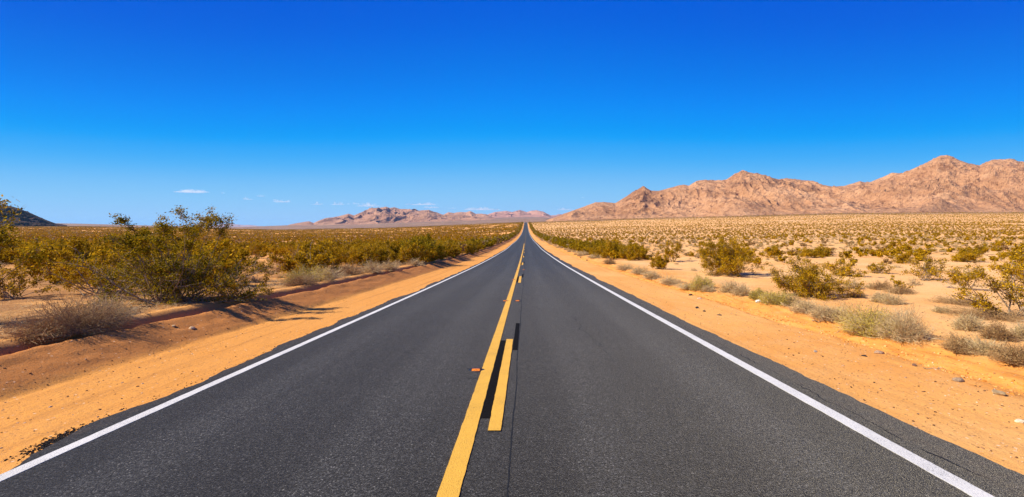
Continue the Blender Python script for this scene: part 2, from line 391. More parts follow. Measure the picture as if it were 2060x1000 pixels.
def crack(pts, w=.009, seed=0):
    pts = np.array(pts, float)
    d = np.concatenate([[0], np.cumsum(np.hypot(*np.diff(pts, axis=0).T))]); q = np.arange(0, d[-1], .035)
    x = np.interp(q, d, pts[:, 0])+.035*vn(q*4, 0, seed)+.02*vn(q*13, 0, seed+1); y = np.interp(q, d, pts[:, 1])+.03*vn(q*5, 0, seed+2)
    tx, ty = np.gradient(x), np.gradient(y); l = np.hypot(tx, ty)+1e-9; nx, ny = -ty/l, tx/l
    ww = w*np.clip(.55+.9*vn(q*6, 0, seed+3), .12, 1.5)
    V = np.stack([np.stack([x+nx*ww, y+ny*ww, rz(y+ny*ww)+.0025], 1), np.stack([x-nx*ww, y-ny*ww, rz(y-ny*ww)+.0025], 1)], 1).reshape(-1, 3)
    obj('crack', mesh_np('crack', V, grid_faces(len(q), 2), CRACK), road)
def rp(px, py):
    Y = np.exp(np.linspace(math.log(2.2), math.log(300), 3000)); sy = VY-F*(rz(Y)-CAM_H)/Y
    y = Y[np.nonzero(sy <= py)[0][0]]; return ((px-VX)/F*y, y)
crack([rp(*p) for p in ((1158, 640), (1170, 663), (1190, 680), (1212, 700), (1227, 718), (1229, 740))], .006, 100)
crack([rp(*p) for p in ((1229, 725), (1260, 742), (1284, 760))], .004, 104)
crack([rp(*p) for p in ((950, 712), (900, 708), (850, 711), (800, 709))], .005, 108)
crack([rp(*p) for p in ((975, 762), (940, 764), (905, 765))], .006, 112)
crack([rp(*p) for p in ((1106, 540), (1112, 548), (1119, 556))], .01, 116)
crack([(3.45, 3.0), (3.42, 4.5), (3.46, 7), (3.43, 12)], .007, 120)

# ------------------------------------------------------------------ mountains
def mountain(name, pts, Yf, Yr, Yb, m, label, basefrac=0., nx=500, nz=90, gul=.30, gs=(140., 420.), rs=40., ra=.05, seed=0, pmin=None, pmax=None, pw=1.15):
    pts = np.array(pts, float)
    px = np.linspace(pts[0, 0], pts[-1, 0], nx); py = np.interp(px, pts[:, 0], pts[:, 1])
    u = (px-VX)/F
    d = (pts[-1, 0]-pts[0, 0])/nx
    zr = (VY-py)*Yr/F
    v = np.concatenate([np.linspace(0, 1, nz), 1+np.linspace(0, 1, nz//3)[1:]])
    vv, uu = np.meshgrid(v, u, indexing='ij')
    wob = 1+.05*fbm(u*9+seed, 0, 3, seed)
    Yrid = Yr*np.ones_like(u)
    Y = np.where(vv <= 1, Yf+(Yrid-Yf)[None]*vv, Yrid[None]+(Yb-Yr)*(vv-1))
    X = uu*Y
    gb = ground(X, Y)-CAM_H-3
    gb0 = np.minimum(gb, gb[0][None]*Y/Y[0][None])
    rise = zr[None]-gb0
    t = np.clip(np.where(vv <= 1, vv, 2-vv), 0, 1)
    sh = t**pw
    n = ridged(X/gs[0]+.4*fbm(X/300, Y/300, 2, seed+9), Y/gs[1]+X/gs[0]*.25, 4, seed+2)-.75
    n2 = ridged(X/rs, Y/rs, 4, seed+20)-.7
    env = np.clip(4*t*(1-t), 0, 1)**.7
    h = gb0+np.maximum(rise, 0)*(sh*(1+0*uu)+gul*env*n*.8+ra*n2*np.clip(t*3, 0, 1)*(1-.8*sstep(vv, .75, 1)*(vv <= 1)))-np.where(rise < 0, 8, 0)
    h = h+np.where(vv == 1, 0, 0)
    V = np.stack([X, Y, h+CAM_H], -1).reshape(-1, 3)
    o = obj(name, mesh_np(name, V, grid_faces(len(v), nx), m, smooth=False))
    return meta(o, label, 'mountain', kind='structure')
ROCK_R = rock_material('pink_granite', [(.30, (.29, .133, .062)), (.47, (.46, .23, .113)), (.66, (.62, .345, .185))], (.17, .068, .036), 1., .8, ((700, 2400, 215, 190), (640, 2250, 160, 110), (1180, 2150, 170, 130), (2300, 2200, 250, 150), (1480, 2300, 260, 110)))
ROCK_C = rock_material('mauve_rock', [(.3, (.35, .17, .10)), (.5, (.44, .23, .14)), (.7, (.52, .29, .17))], (.26, .13, .09), .4, .35)
ROCK_F = rock_material('far_pink_rock', [(.3, (.38, .18, .13)), (.5, (.48, .24, .165)), (.7, (.54, .29, .20))], (.28, .13, .11), .25, .4)
ROCK_D = rock_material('dark_lava_rock', [(.3, (.030, .014, .009)), (.5, (.062, .029, .019)), (.7, (.12, .06, .04))], (.016, .009, .007), 1., .6)
R_PTS = [(1098, 444), (1118, 436.5), (1139, 428.5), (1164, 419.6), (1180, 414), (1198, 407), (1215, 406.5), (1238, 408.8), (1258, 396.4), (1277, 384.5), (1286, 379), (1294, 373.6), (1301, 379), (1310, 383.5), (1325, 384), (1337, 381.5), (1362, 374), (1375, 372), (1386, 374), (1401, 364.5), (1421, 362), (1440, 363.5), (1461, 362.7), (1480, 349.4), (1492, 345.2), (1515, 348.4), (1540, 354), (1565, 360.8), (1584, 359), (1612, 362), (1634, 365), (1655, 371.5), (1674, 375.6), (1698, 374.6), (1716, 369), (1730, 364), (1740, 367.5), (1753, 366), (1775, 357), (1792, 348.4), (1817, 348.6), (1838, 340), (1857, 331), (1875, 322), (1891, 314.5), (1906, 312.6), (1926, 321), (1950, 328.5), (1971, 333.5), (1983, 328), (1996, 324.2), (2030, 323), (2060, 325.5), (2120, 333), (2200, 330), (2320, 350), (2450, 345), (2650, 385), (2850, 425), (3000, 450)]
mountain('mountain_range', R_PTS, 1500, 2500, 3400, ROCK_R, 'tan pink granite mountain range rising over the scrub plain beside the highway', nx=1200, nz=220, gul=.24, gs=(190., 480.), rs=42., ra=.05, seed=3, pw=1.12)
M1 = [(570, 456), (584, 451.6), (601, 448.4), (622, 445.7), (631, 449), (640, 444.5), (652, 440), (669, 438), (682, 435), (701, 430), (712, 433.5), (728, 426.6), (747, 419), (764, 418), (776, 416), (785, 418.5), (794, 417), (804, 420.4), (821, 421), (843, 423.6), (863, 422.3), (872, 426), (891, 432), (913, 433.2), (940, 434.5), (954, 435), (968, 440), (990, 443), (1005, 446)]
mountain('mountain_range', M1, 5300, 7000, 8600, ROCK_C, 'mauve brown mountain range with shadowed gullies far behind the road crest', nx=620, nz=130, gul=.44, gs=(420., 1300.), rs=160., ra=.06, seed=31)
M2 = [(880, 442), (892, 432), (902, 427), (913, 428.5), (920, 427), (927, 426.4), (937, 427), (946, 424.6), (957, 430.4), (970, 430), (981, 432.6), (1000, 440)]
mountain('mountain_range', M2, 7800, 9200, 10500, ROCK_C, 'small mauve peaks showing just behind the larger mauve range', nx=200, nz=60, gul=.4, gs=(500., 1500.), rs=200., ra=.06, seed=47)
M3 = [(950, 440), (970, 434), (981, 431.5), (995, 426.6), (1006, 425.5), (1019, 424.3), (1030, 426.6), (1038, 424.5), (1046, 422.4), (1053, 424.5), (1060, 426.6), (1069, 424), (1079, 422.8), (1086, 424.5), (1093, 425.8), (1100, 429.5), (1108, 433.5), (1118, 433), (1124, 431), (1134, 432), (1142, 435), (1160, 440)]
mountain('mountain_range', M3, 10800, 12500, 14000, ROCK_F, 'hazy rose pink mountain ridge straight above the end of the road', nx=320, nz=70, gul=.38, gs=(700., 2200.), rs=260., ra=.06, seed=59)
M4 = [(395, 460), (425, 455), (442, 451), (456, 449.5), (470, 450.8), (488, 452.6), (505, 452.8), (520, 454.5), (550, 456), (575, 461)]
mountain('mountain_range', M4, 30000, 33000, 36000, ROCK_F, 'faint blue mountain ridge on the horizon, almost lost in haze', nx=120, nz=40, gul=.3, gs=(1500., 4000.), rs=600., ra=.04, seed=71)
D = [(-760, 452), (-620, 425), (-420, 390), (-240, 385), (-110, 396), (-50, 404), (0, 413), (20, 414.5), (40, 420.5), (60, 428), (80, 437), (96, 443.5), (112, 449.5), (135, 453)]
hill = mountain('hill', D, 1650, 2150, 2700, ROCK_D, 'dark lava rock hill behind the tall creosote sprays at the plain edge', nx=420, nz=100, gul=.3, gs=(120., 300.), rs=36., ra=.07, seed=83)
hill['category'] = 'hill'

# ------------------------------------------------------------------ plants: materials
def leaf_material(name, lo, mid, hi, trans=.3, fresh=None):
    m, t, b = mat(name, .8, .06)
    g, P, x, y, z = pos(t)
    rnd = g.outputs['Random Per Island']
    n = noise(t, P, .55, 3, .6)
    c = ramp(t, mth(t, 'ADD', mth(t, 'MULTIPLY', rnd, .45), mth(t, 'MULTIPLY', n, .55)), [(.26, lo), (.5, mid), (.76, hi)])
    if fresh:   # plants fed by the water that runs off the road are greener
        ax = mth(t, 'ABSOLUTE', mth(t, 'ADD', x, .3))
        gr = mth(t, 'MULTIPLY', fr(t, ax, 15, 9.5), fr(t, y, 22, 90))
        c = mixc(t, mth(t, 'MULTIPLY', gr, .6), c, mixc(t, rnd, fresh[0], fresh[1]))
    t.links.new(c, b.inputs['Base Color'])
    tl = nd(t, 'ShaderNodeBsdfTranslucent', {'Color': c})
    mx = nd(t, 'ShaderNodeMixShader', {0: trans, 1: b.outputs[0], 2: tl.outputs[0]})
    t.links.new(mx.outputs[0], t.nodes['Material Output'].inputs['Surface'])
    return m
LEAF = leaf_material('creosote_leaf', (.12, .078, .003), (.39, .225, .005), (.70, .385, .010), .3, ((.11, .098, .004), (.32, .245, .007)))
GREEN_LEAF = leaf_material('fresh_creosote_leaf', (.075, .062, .003), (.25, .18, .005), (.60, .37, .010), .3)
GREY_LEAF = leaf_material('grey_shrub_leaf', (.28, .18, .075), (.48, .33, .135), (.64, .48, .22), .15)
BROWN_LEAF = leaf_material('brown_twig_leaf', (.20, .105, .036), (.34, .20, .075), (.46, .29, .115), .12)
YEL_LEAF = leaf_material('rabbitbrush_leaf', (.25, .19, .035), (.50, .385, .07), (.72, .53, .09), .25)
STEM = plain_material('grey_bark', (.29, .205, .13), .85, .4, 14)
BARK = plain_material('brown_dry_twig', (.33, .20, .09), .85, .3, 20)
TWIG = plain_material('pale_dry_twig', (.52, .38, .20), .85, .3, 20)
STRAW = leaf_material('straw', (.28, .17, .07), (.46, .31, .14), (.62, .46, .24), .1)

# ------------------------------------------------------------------ plants: shapes
def tubes(paths, sides=4):
    """paths: list of (n,3) points and (n,) radii -> verts, quads"""
    VV, QQ, b = [], [], 0
    ang = np.arange(sides)*2*math.pi/sides
    for P, R in paths:
        T = np.gradient(P, axis=0); T /= np.linalg.norm(T, axis=1)[:, None]+1e-9
        ref = np.where(np.abs(T[:, 2:3]) > .9, np.array([[1., 0, 0]]), np.array([[0, 0, 1.]]))
        A = np.cross(T, ref); A /= np.linalg.norm(A, axis=1)[:, None]+1e-9; B = np.cross(T, A)
        v = P[:, None]+R[:, None, None]*(A[:, None]*np.cos(ang)[None, :, None]+B[:, None]*np.sin(ang)[None, :, None])
        n = len(P); VV.append(v.reshape(-1, 3))
        i = np.arange(n-1)[:, None]*sides; j = np.arange(sides)[None]; jn = (j+1) % sides
        QQ.append(np.stack([i+j, i+jn, i+sides+jn, i+sides+j], -1).reshape(-1, 4)+b); b += n*sides
    return np.concatenate(VV), np.concatenate(QQ)
def leaves(P, size, rg, aspect=.5, out=None):
    n = len(P)
    A = rg.normal(size=(n, 3))
    if out is not None: A = A*.8+out
    A /= np.linalg.norm(A, axis=1)[:, None]+1e-9
    B = np.cross(A, rg.normal(size=(n, 3))); B /= np.linalg.norm(B, axis=1)[:, None]+1e-9
    s = (size*rg.uniform(.6, 1.35, n))[:, None]
    a, b = A*s, B*s*aspect
    return np.stack([P-a*.9, P+b, P+a*1.1, P-b], 1).reshape(-1, 3), np.arange(n*4).reshape(-1, 4)
def creosote(seed, w=2., h=1.4, n_stem=18, n_leaf=3000, lsize=.035, nc=5, spread=(.12, 1.15), skew=(0, 0), sprays=0, spl=(1.15, 1.38), sr=.011, clump=.085, low=.28, sides=4):
    rg = np.random.default_rng(seed)
    paths, lp = [], []
    def grow(p0, d, L, r0, n=7, curl=.12, up=.05):
        pts = [p0]; d = d/np.linalg.norm(d)
        for i in range(n-1):
            d = d+rg.normal(size=3)*curl+np.array([0, 0, up]); d /= np.linalg.norm(d)
            pts.append(pts[-1]+d*L/(n-1))
        P = np.array(pts); P[:, 2] = np.maximum(P[:, 2], .03)
        return P, np.linspace(r0, r0*.3, n)
    for s in range(n_stem+sprays):
        spray = s >= n_stem
        az = rg.uniform(0, 2*math.pi); th = rg.uniform(*spread) if not spray else rg.uniform(.1, .5)
        d = np.array([math.sin(th)*math.cos(az)+skew[0], math.sin(th)*math.sin(az)+skew[1], math.cos(th)])
        L = 1/math.sqrt((math.hypot(d[0], d[1])/(w/2))**2+(d[2]/h)**2+1e-6)*rg.uniform(.72, 1.05)*np.linalg.norm(d)
        L = L*rg.uniform(*spl) if spray else L
        p0 = np.array([rg.normal()*.05*w, rg.normal()*.05*w, -.03])
        P, R = grow(p0, d, L, sr*rg.uniform(.8, 1.3), up=.02)
        paths.append((P, R))
        a = .86 if spray else max(low, .2)
        for k in range(int(nc*(1.4 if not spray else 1.2))):
            q = rg.uniform(a*.85 if spray else .25, .98); i = q*(len(P)-1); i0 = int(i); f = i-i0
            b = P[i0]*(1-f)+P[min(i0+1, len(P)-1)]*f
            dd = (P[min(i0+1, len(P)-1)]-P[max(i0-1, 0)]); dd /= np.linalg.norm(dd)
            dd = dd*.7+rg.normal(size=3)*.55+np.array([0, 0, .12])
            l = L*rg.uniform(.14, .36)*(1.15-q*.5)*(.55 if spray else 1)
            SP, SR = grow(b, dd, l, sr*.45, 5, .22, .04)
            paths.append((SP, SR))
            lp.append((SP, .3, 1.0 if not spray else 2.6))
            for kk in range(2):
                j = rg.integers(1, 4); tp, tr = grow(SP[j], dd*.5+rg.normal(size=3)*.6, l*rg.uniform(.35, .6), sr*.28, 4, .2, .03)
                paths.append((tp, tr)); lp.append((tp, .2, .8 if not spray else 2.2))
        lp.append((P, a+.25 if not spray else .8, 1.))
    # leaf clumps along the twigs
    wts = np.array([x[2]*(1 if len(x[0]) != 7 else 1.5) for x in lp]); wts /= wts.sum()
    ncl = max(8, n_leaf//14)
    pick = rg.choice(len(lp), ncl, p=wts)
    ctr = np.empty((ncl, 3))
    for i, k in enumerate(pick):
        P, a, _ = lp[k]; q = rg.uniform(a, 1)*(len(P)-1); i0 = int(q); f = q-i0
        ctr[i] = P[i0]*(1-f)+P[min(i0+1, len(P)-1)]*f
    cid = rg.integers(0, ncl, n_leaf)
    LP = ctr[cid]+rg.normal(size=(n_leaf, 3))*clump*np.array([.55, .55, .5])*rg.uniform(.5, 1.2, (n_leaf, 1))
    LP[:, 2] = np.maximum(LP[:, 2], .02)
    return tubes(paths, sides), leaves(LP, lsize, rg)
def dome_shrub(seed, w=1., h=.6, n_twig=420, n_leaf=2600, lsize=.014, tw=.0035, inner=.5, aspect=.22):
    rg = np.random.default_rng(seed)
    paths, ends, outs = [], [], []
    lob = rg.uniform(0, 2*math.pi, 3)
    for s in range(n_twig):
        az = rg.uniform(0, 2*math.pi); th = math.acos(rg.uniform(.02, 1))
        k = 1+.16*math.sin(2*az+lob[0])+.12*math.sin(3*az+lob[1])+.10*math.sin(5*az+3*th+lob[2])
        d = np.array([math.sin(th)*math.cos(az)*w/2, math.sin(th)*math.sin(az)*w/2, math.cos(th)*h])*k*rg.uniform(.75, 1.05)
        p0 = np.array([rg.normal()*.10*w, rg.normal()*.10*w, 0.])
        ts = np.linspace(.12, 1, 5)[:, None]
        P = p0*(1-ts)+d*ts+rg.normal(size=(5, 3))*.03*w*ts
        P[:, 2] = np.maximum(P[:, 2], .008)
        paths.append((P, np.linspace(tw*1.5, tw*.6, 5))); ends.append(P)
    E = np.stack(ends)
    i = rg.integers(0, n_twig, n_leaf); q = rg.uniform(inner, 1, n_leaf)*4; i0 = np.minimum(q.astype(int), 3); f = (q-i0)[:, None]
    LP = E[i, i0]*(1-f)+E[i, i0+1]*f+rg.normal(size=(n_leaf, 3))*.028*w
    LP[:, 2] = np.maximum(LP[:, 2], .01)
    out = E[i, 4]-E[i, 2]; out /= np.linalg.norm(out, axis=1)[:, None]+1e-9
    return tubes(paths, 3), leaves(LP, lsize, rg, aspect, out)

# ------------------------------------------------------------------ plants: bookkeeping of names and labels
PLANTS = []        # every plant object built singly, with what its label needs
def thing(name, cat, group, loc, rz_=0, sc=(1, 1, 1)):
    o = bpy.data.objects.new(name, None); C.objects.link(o); o.location = loc; o.rotation_euler = (0, 0, rz_); o.scale = sc
    o.empty_display_size = .2
    o['category'] = cat
    if group: o['group'] = group
    return o
def copy_thing(src, name, loc, rz_, sc):
    r = src.copy(); C.objects.link(r); r.location = loc; r.rotation_euler = (0, 0, rz_); r.scale = sc
    for ch in src.children:
        c = ch.copy(); C.objects.link(c); c.parent = r
    return r
def at(px, py):
    X, Y = hit(px, py); return X, Y, gz(X, Y)

G_CR, G_DRY, G_RB = 'creosote bushes of the desert plain', 'dry grey shrubs of the roadside', 'yellow green rabbitbrush by the road'
HEROES = []
def hero(px, py, label, w, h, seed, name='creosote_bush', rot=0., n_leaf=7000, lsize=.026, at_xy=None, leaf=None, **kw):
    X, Y, Z = (*at_xy, gz(*at_xy)) if at_xy else at(px, py)
    (sv, sq), (lv, lq) = creosote(seed, w, h, n_leaf=n_leaf, lsize=lsize, **kw)
    t = thing(name, 'bush', G_CR, (X, Y, Z-.02), rot)
    obj('branches', mesh_np('branches', sv, sq, STEM, smooth=True), t)
    obj('foliage', mesh_np('foliage', lv, lq, leaf or LEAF), t)
    t['label'] = label
    HEROES.append((X, Y, w, h)); return t
# the bushes one can pick out one by one
hero(352, 606, 'huge sprawling creosote bush with tall sprays against the sky above the left bank', 5.1, 1.32, 501, leaf=GREEN_LEAF, n_leaf=36000, n_stem=54, nc=8, lsize=.023, sprays=15, spl=(1.5, 2.1), sr=.014, spread=(.2, 1.48), clump=.11, low=.05, skew=(0, 0))
hero(215, 590, 'low creosote bush leaning out from the huge sprawling one with bare dark boughs', 3.6, 1.15, 502, n_leaf=8500, n_stem=18, nc=7, lsize=.024, sprays=1, spread=(.3, 1.3), skew=(-.25, .0), sr=.014, clump=.10)
hero(0, 0, 'tall creosote bush whose sprays enter at the left edge before the dark hill', 2.7, 2.3, 503, leaf=GREEN_LEAF, low=.75, n_leaf=9000, n_stem=14, nc=5, lsize=.026, sprays=14, spl=(1.1, 1.3), at_xy=(-10.75, 7.4), spread=(.1, .75), clump=.12, skew=(.22, 0))
hero(30, 600, 'creosote bush on the far left in front of bare orange sand', 2.4, 1.0, 504, n_leaf=4200, n_stem=14, lsize=.024, spread=(.3, 1.2))
hero(1455, 553, 'rounded golden creosote bush with a dark hollow, biggest right of the road', 4.1, 2.0, 511, n_leaf=34000, n_stem=44, nc=7, lsize=.027, spread=(.1, 1.3), clump=.13, low=.2)
hero(1628, 597, 'wide olive creosote bush with white sticks under it beside a crushed can', 2.9, 1.36, 512, n_leaf=26000, n_stem=40, nc=7, lsize=.02, spread=(.15, 1.35), clump=.10, low=.2)
hero(2053, 640, 'open creosote bush on bare grey stems cut by the right edge', 3.0, 1.5, 513, n_leaf=5200, n_stem=12, nc=5, lsize=.022, spread=(.3, 1.1), skew=(-.2, 0), clump=.09, low=.66, sr=.014)
hero(1325, 541, 'small bright olive creosote bush just right of the grey shrub row', 1.9, 1.12, 514, n_leaf=6000, n_stem=18, lsize=.038, spread=(.1, 1.1), clump=.11)
hero(1350, 527, 'fan shaped creosote bush on pale bare stems behind the small bright one', 3.0, 1.9, 515, n_leaf=4200, n_stem=13, lsize=.045, spread=(.1, .8), clump=.13, low=.55, sr=.018)
hero(1272, 519, 'broad dark creosote bush at the near end of the green roadside hedge', 3.3, 1.9, 516, n_leaf=5200, n_stem=20, lsize=.05, spread=(.1, 1.1), clump=.15)
hero(1205, 505, 'round golden creosote bush in the hedge line right of the road', 3.4, 1.8, 517, n_leaf=4200, n_stem=20, lsize=.06, spread=(.1, 1.2), clump=.17)
hero(1706, 556, 'compact creosote bush with pale twigs beneath, past the wide olive one', 1.9, 1.05, 518, n_leaf=3300, n_stem=16, lsize=.034, spread=(.2, 1.2), clump=.10)
hero(1860, 565, 'thin twiggy creosote bush with bare base on open orange sand', 2.3, 1.25, 519, n_leaf=2600, n_stem=20, lsize=.03, spread=(.2, 1.0), clump=.11, low=.6)
hero(1772, 550, 'small sparse creosote bush between the compact and the twiggy one', 1.5, .75, 520, n_leaf=1500, n_stem=12, lsize=.03, spread=(.2, 1.2), clump=.10)
hero(1938, 582, 'stemmy creosote bush just left of the open one at the right edge', 1.9, 1.05, 521, n_leaf=2400, n_stem=11, lsize=.026, spread=(.2, .9), clump=.10, low=.5)
hero(2075, 562, 'dense creosote bush behind the open one at the right edge', 3.6, 1.45, 522, n_leaf=6500, n_stem=22, lsize=.036, spread=(.2, 1.2), clump=.13)
hero(1807, 583, 'tiny bright green creosote sprig on a twiggy mound of pale sand', .85, .5, 523, n_leaf=900, n_stem=10, lsize=.024, spread=(.2, 1.2), clump=.06)
hero(850, 527, 'leafy green creosote bush overhanging the bank with blue grey stems', 4.6, 2.3, 530, leaf=GREEN_LEAF, n_leaf=17000, n_stem=30, nc=6, lsize=.05, spread=(.1, 1.25), clump=.16, low=.15)
hero(668, 540, 'upright creosote bush behind the grey shrubs on the left bank', 3.0, 1.75, 531, n_leaf=6500, n_stem=22, nc=6, lsize=.04, spread=(.1, 1.0), clump=.13)
hero(745, 532, 'olive creosote bush between the upright one and the leafy green one', 3.3, 1.8, 532, n_leaf=6000, n_stem=22, lsize=.042, spread=(.1, 1.1), clump=.14)
hero(632, 548, 'low rusty gold creosote bush below a brown bare shrub', 2.0, .8, 533, n_leaf=3000, n_stem=15, lsize=.034, spread=(.3, 1.2), clump=.11)
hero(515, 548, 'low scraggly creosote bush on the open sand patch left of the bank', 2.2, .9, 534, n_leaf=2400, n_stem=15, lsize=.03, spread=(.3, 1.3), clump=.11, low=.4)
hero(475, 600, 'dark low creosote bush at the foot of the huge sprawling one', 1.9, .8, 535, n_leaf=3200, n_stem=16, lsize=.024, spread=(.3, 1.3), clump=.09)
hero(508, 520, 'loose creosote bush with one long pale bough rising over the plain', 3.2, 1.7, 536, n_leaf=4200, n_stem=17, lsize=.036, spread=(.1, 1.1), sprays=2, clump=.13)

# ---- dry shrubs
DRY = []
def dome(px, py, label, w, h, seed, kind='grey', n_leaf=2600, lsize=.014, n_twig=420, tw=.0026, rot=0., inner=.5):
    X, Y, Z = at(px, py)
    k = max(1., Y/9)
    (sv, sq), (lv, lq) = dome_shrub(seed, w, h, int(n_twig/k**.5), int(n_leaf/k**.6)*(2 if kind == 'yellow' else 1), lsize*k**.6*(1.25 if kind == 'yellow' else 1), tw*k**.8, inner)
    nm, cat, grp, m = {'grey': ('dry_shrub', 'shrub', G_DRY, GREY_LEAF), 'brown': ('dry_shrub', 'shrub', G_DRY, BROWN_LEAF), 'yellow': ('rabbitbrush', 'shrub', G_RB, YEL_LEAF)}[kind]
    t = thing(nm, cat, grp, (X, Y, Z-.015), rot)
    obj('twigs', mesh_np('twigs', sv, sq, TWIG if kind != 'brown' else BARK), t)
    obj('foliage', mesh_np('foliage', lv, lq, m), t)
    t['label'] = label; DRY.append((X, Y, w)); return t
dome(150, 668, 'brownish dry shrub on the bank lip before the huge creosote, nearest on the left', 1.35, .62, 601, 'brown', 6500, .012, 700)
dome(215, 648, 'grey brown dry shrub touching the right side of the nearest left one', .95, .50, 602, 'grey', 4200, .012, 500)
dome(80, 680, 'thin dry shrub in shade at the left end of the bank lip', .9, .35, 603, 'brown', 2600, .012, 380)
dome(618, 567, 'pale yellowish dry shrub, left one of the pair on the left bank', 1.75, .68, 604, 'yellow', 4200)
dome(660, 562, 'khaki dry shrub just right of the yellowish one on the left bank', 1.45, .62, 605, 'grey', 4000)
dome(606, 573, 'low ash grey dry shrub in front of the pale yellowish one', 1.25, .38, 606, 'brown', 3200)
dome(705, 554, 'dark brown dry shrub leaning over the bank beyond the khaki one', 1.5, .62, 607, 'brown', 4200)
dome(748, 548, 'mauve grey dry shrub above the stepped bank', 1.5, .66, 608, 'grey', 4000)
dome(783, 543, 'whitish dry shrub, palest on the left bank', 1.5, .6, 609, 'grey', 4000)
dome(835, 534, 'straw coloured dry shrub under the leafy green creosote', 1.4, .5, 610, 'grey', 3400)
dome(592, 545, 'tall bare brown shrub among the creosote on the left plain', 2.6, 1.2, 611, 'brown', 5200, .018, 700)
dome(1412, 583, 'round yellow green rabbitbrush, first along the right windrow', 1.15, .6, 620, 'yellow', 4200)
dome(1424, 586, 'small straw shrub at the foot of the round yellow green rabbitbrush', .55, .25, 621, 'grey', 1500)
dome(1468, 589, 'grey dry shrub with a dark hollow, right of the round rabbitbrush', .82, .45, 622, 'grey', 3400)
dome(1493, 594, 'tan dry shrub between the hollow grey one and the mustard one', .78, .38, 623, 'grey', 3000)
dome(1526, 601, 'mustard yellow rabbitbrush behind a white scrap', .62, .32, 624, 'yellow', 2800)
dome(1562, 613, 'green grey rabbitbrush just right of the white scrap', .95, .40, 625, 'yellow', 4200)
dome(1592, 614, 'faded rabbitbrush joined to the right side of the green grey one', .6, .3, 626, 'grey', 2400)
dome(1622, 627, 'ashen dry shrub in the row between rabbitbrush and the big clump', .85, .32, 627, 'grey', 3000)
dome(1660, 640, 'feathery pale dry shrub, second left of the big twiggy clump', .85, .34, 628, 'grey', 3200)
dome(1692, 645, 'soft grey dry shrub touching the big twiggy clump', .7, .36, 629, 'grey', 3000)
dome(1750, 672, 'large yellow tipped clump with twiggy dark base, biggest on the right windrow', 1.0, .56, 630, 'yellow', 6500, .012, 700)
dome(1815, 680, 'tangled grey twig clump joined to the large yellow tipped one', 1.0, .56, 631, 'grey', 5200, .011, 800)
dome(1948, 663, 'round tan dry shrub alone on the pale sand', .62, .34, 632, 'grey', 3000)
dome(2008, 683, 'brown hearted dry shrub right of the round tan one', .58, .32, 633, 'brown', 2800)
dome(2058, 682, 'tan dry shrub cut by the right edge', .5, .28, 634, 'grey', 2200)
dome(1935, 705, 'mauve twiggy dry shrub on the windrow near the right edge', .55, .25, 635, 'brown', 4000, .012, 600)
dome(1985, 715, 'khaki twiggy dry shrub beside the mauve one near the right edge', .55, .27, 636, 'grey', 4200, .012, 600)
dome(2045, 728, 'dark based dry shrub, last on the windrow at the right edge', .5, .27, 637, 'brown', 4200, .012, 600)
dome(1893, 628, 'little tan tuft left of the dark red stone', .38, .16, 638, 'grey', 900)
dome(1770, 607, 'thin tan tuft on pale sand behind the big clump', .62, .30, 639, 'grey', 1500)
dome(1795, 612, 'wispy tuft just right of the thin tan one', .62, .34, 640, 'grey', 1600)
dome(1722, 598, 'flat dry tuft by the shade of the wide olive creosote', .62, .22, 641, 'brown', 1400)
dome(1772, 583, 'grey twig mound left of the tiny green sprig', .7, .36, 642, 'brown', 1700)
dome(1715, 580, 'pale twig mound on the sand left of the grey mound', .8, .32, 643, 'grey', 1600)
dome(1812, 590, 'brown twig mound under the tiny green sprig', .9, .25, 644, 'brown', 1800)
dome(1935, 612, 'wide flat brown twig mat on the sand left of the bare stems', 1.2, .2, 645, 'brown', 2400)
dome(2000, 640, 'low brown twig mat standing in for shade under the open creosote, right edge', 1.7, .26, 646, 'brown', 4200)  # brown twig dome set on the sand in place of the bush's shadow
dome(1385, 580, 'grey dry shrub left of the round yellow green rabbitbrush', .9, .24, 647, 'grey', 2200)
dome(1350, 571, 'silver grey dry shrub two places left of the round rabbitbrush', 1.25, .36, 648, 'grey', 3000)
dome(1312, 560, 'tan dry shrub in the silver row before the small bright creosote', 1.25, .42, 649, 'grey', 3000)
dome(1288, 550, 'frosty dry shrub behind the tan one in the silver row', 1.3, .4, 650, 'grey', 3000)
dome(1258, 543, 'olive grey dry shrub in the silver row', 1.4, .42, 651, 'grey', 3000)
dome(1226, 531, 'round brownish dry shrub, highest dome of the silver row', 1.3, .6, 652, 'brown', 3200)
dome(1195, 520, 'khaki dry shrub in the silver row beyond the brownish dome', 1.5, .5, 653, 'grey', 3000)
dome(1172, 513, 'pale khaki dry shrub in the far part of the silver row', 1.6, .55, 654, 'grey', 2600)
dome(1152, 504, 'whitish dry shrub at the far end of the silver row', 1.7, .6, 655, 'grey', 2600)

# ------------------------------------------------------------------ plants: the scattered ones
def jitter(x0, x1, y0, y1, sp, rg):
    xs = np.arange(x0, x1, sp); ys = np.arange(y0, y1, sp); X, Y = np.meshgrid(xs, ys)
    return (X+rg.uniform(-.48, .48, X.shape)*sp).ravel(), (Y+rg.uniform(-.48, .48, X.shape)*sp).ravel()
PX, PY_, PW, PH = [], [], [], []
def add(X, Y, w, h):
    PX.append(X); PY_.append(Y); PW.append(w); PH.append(h)
def scr(X, Y, Z): return VX+F*X/Y, VY-F*(Z-CAM_H)/Y
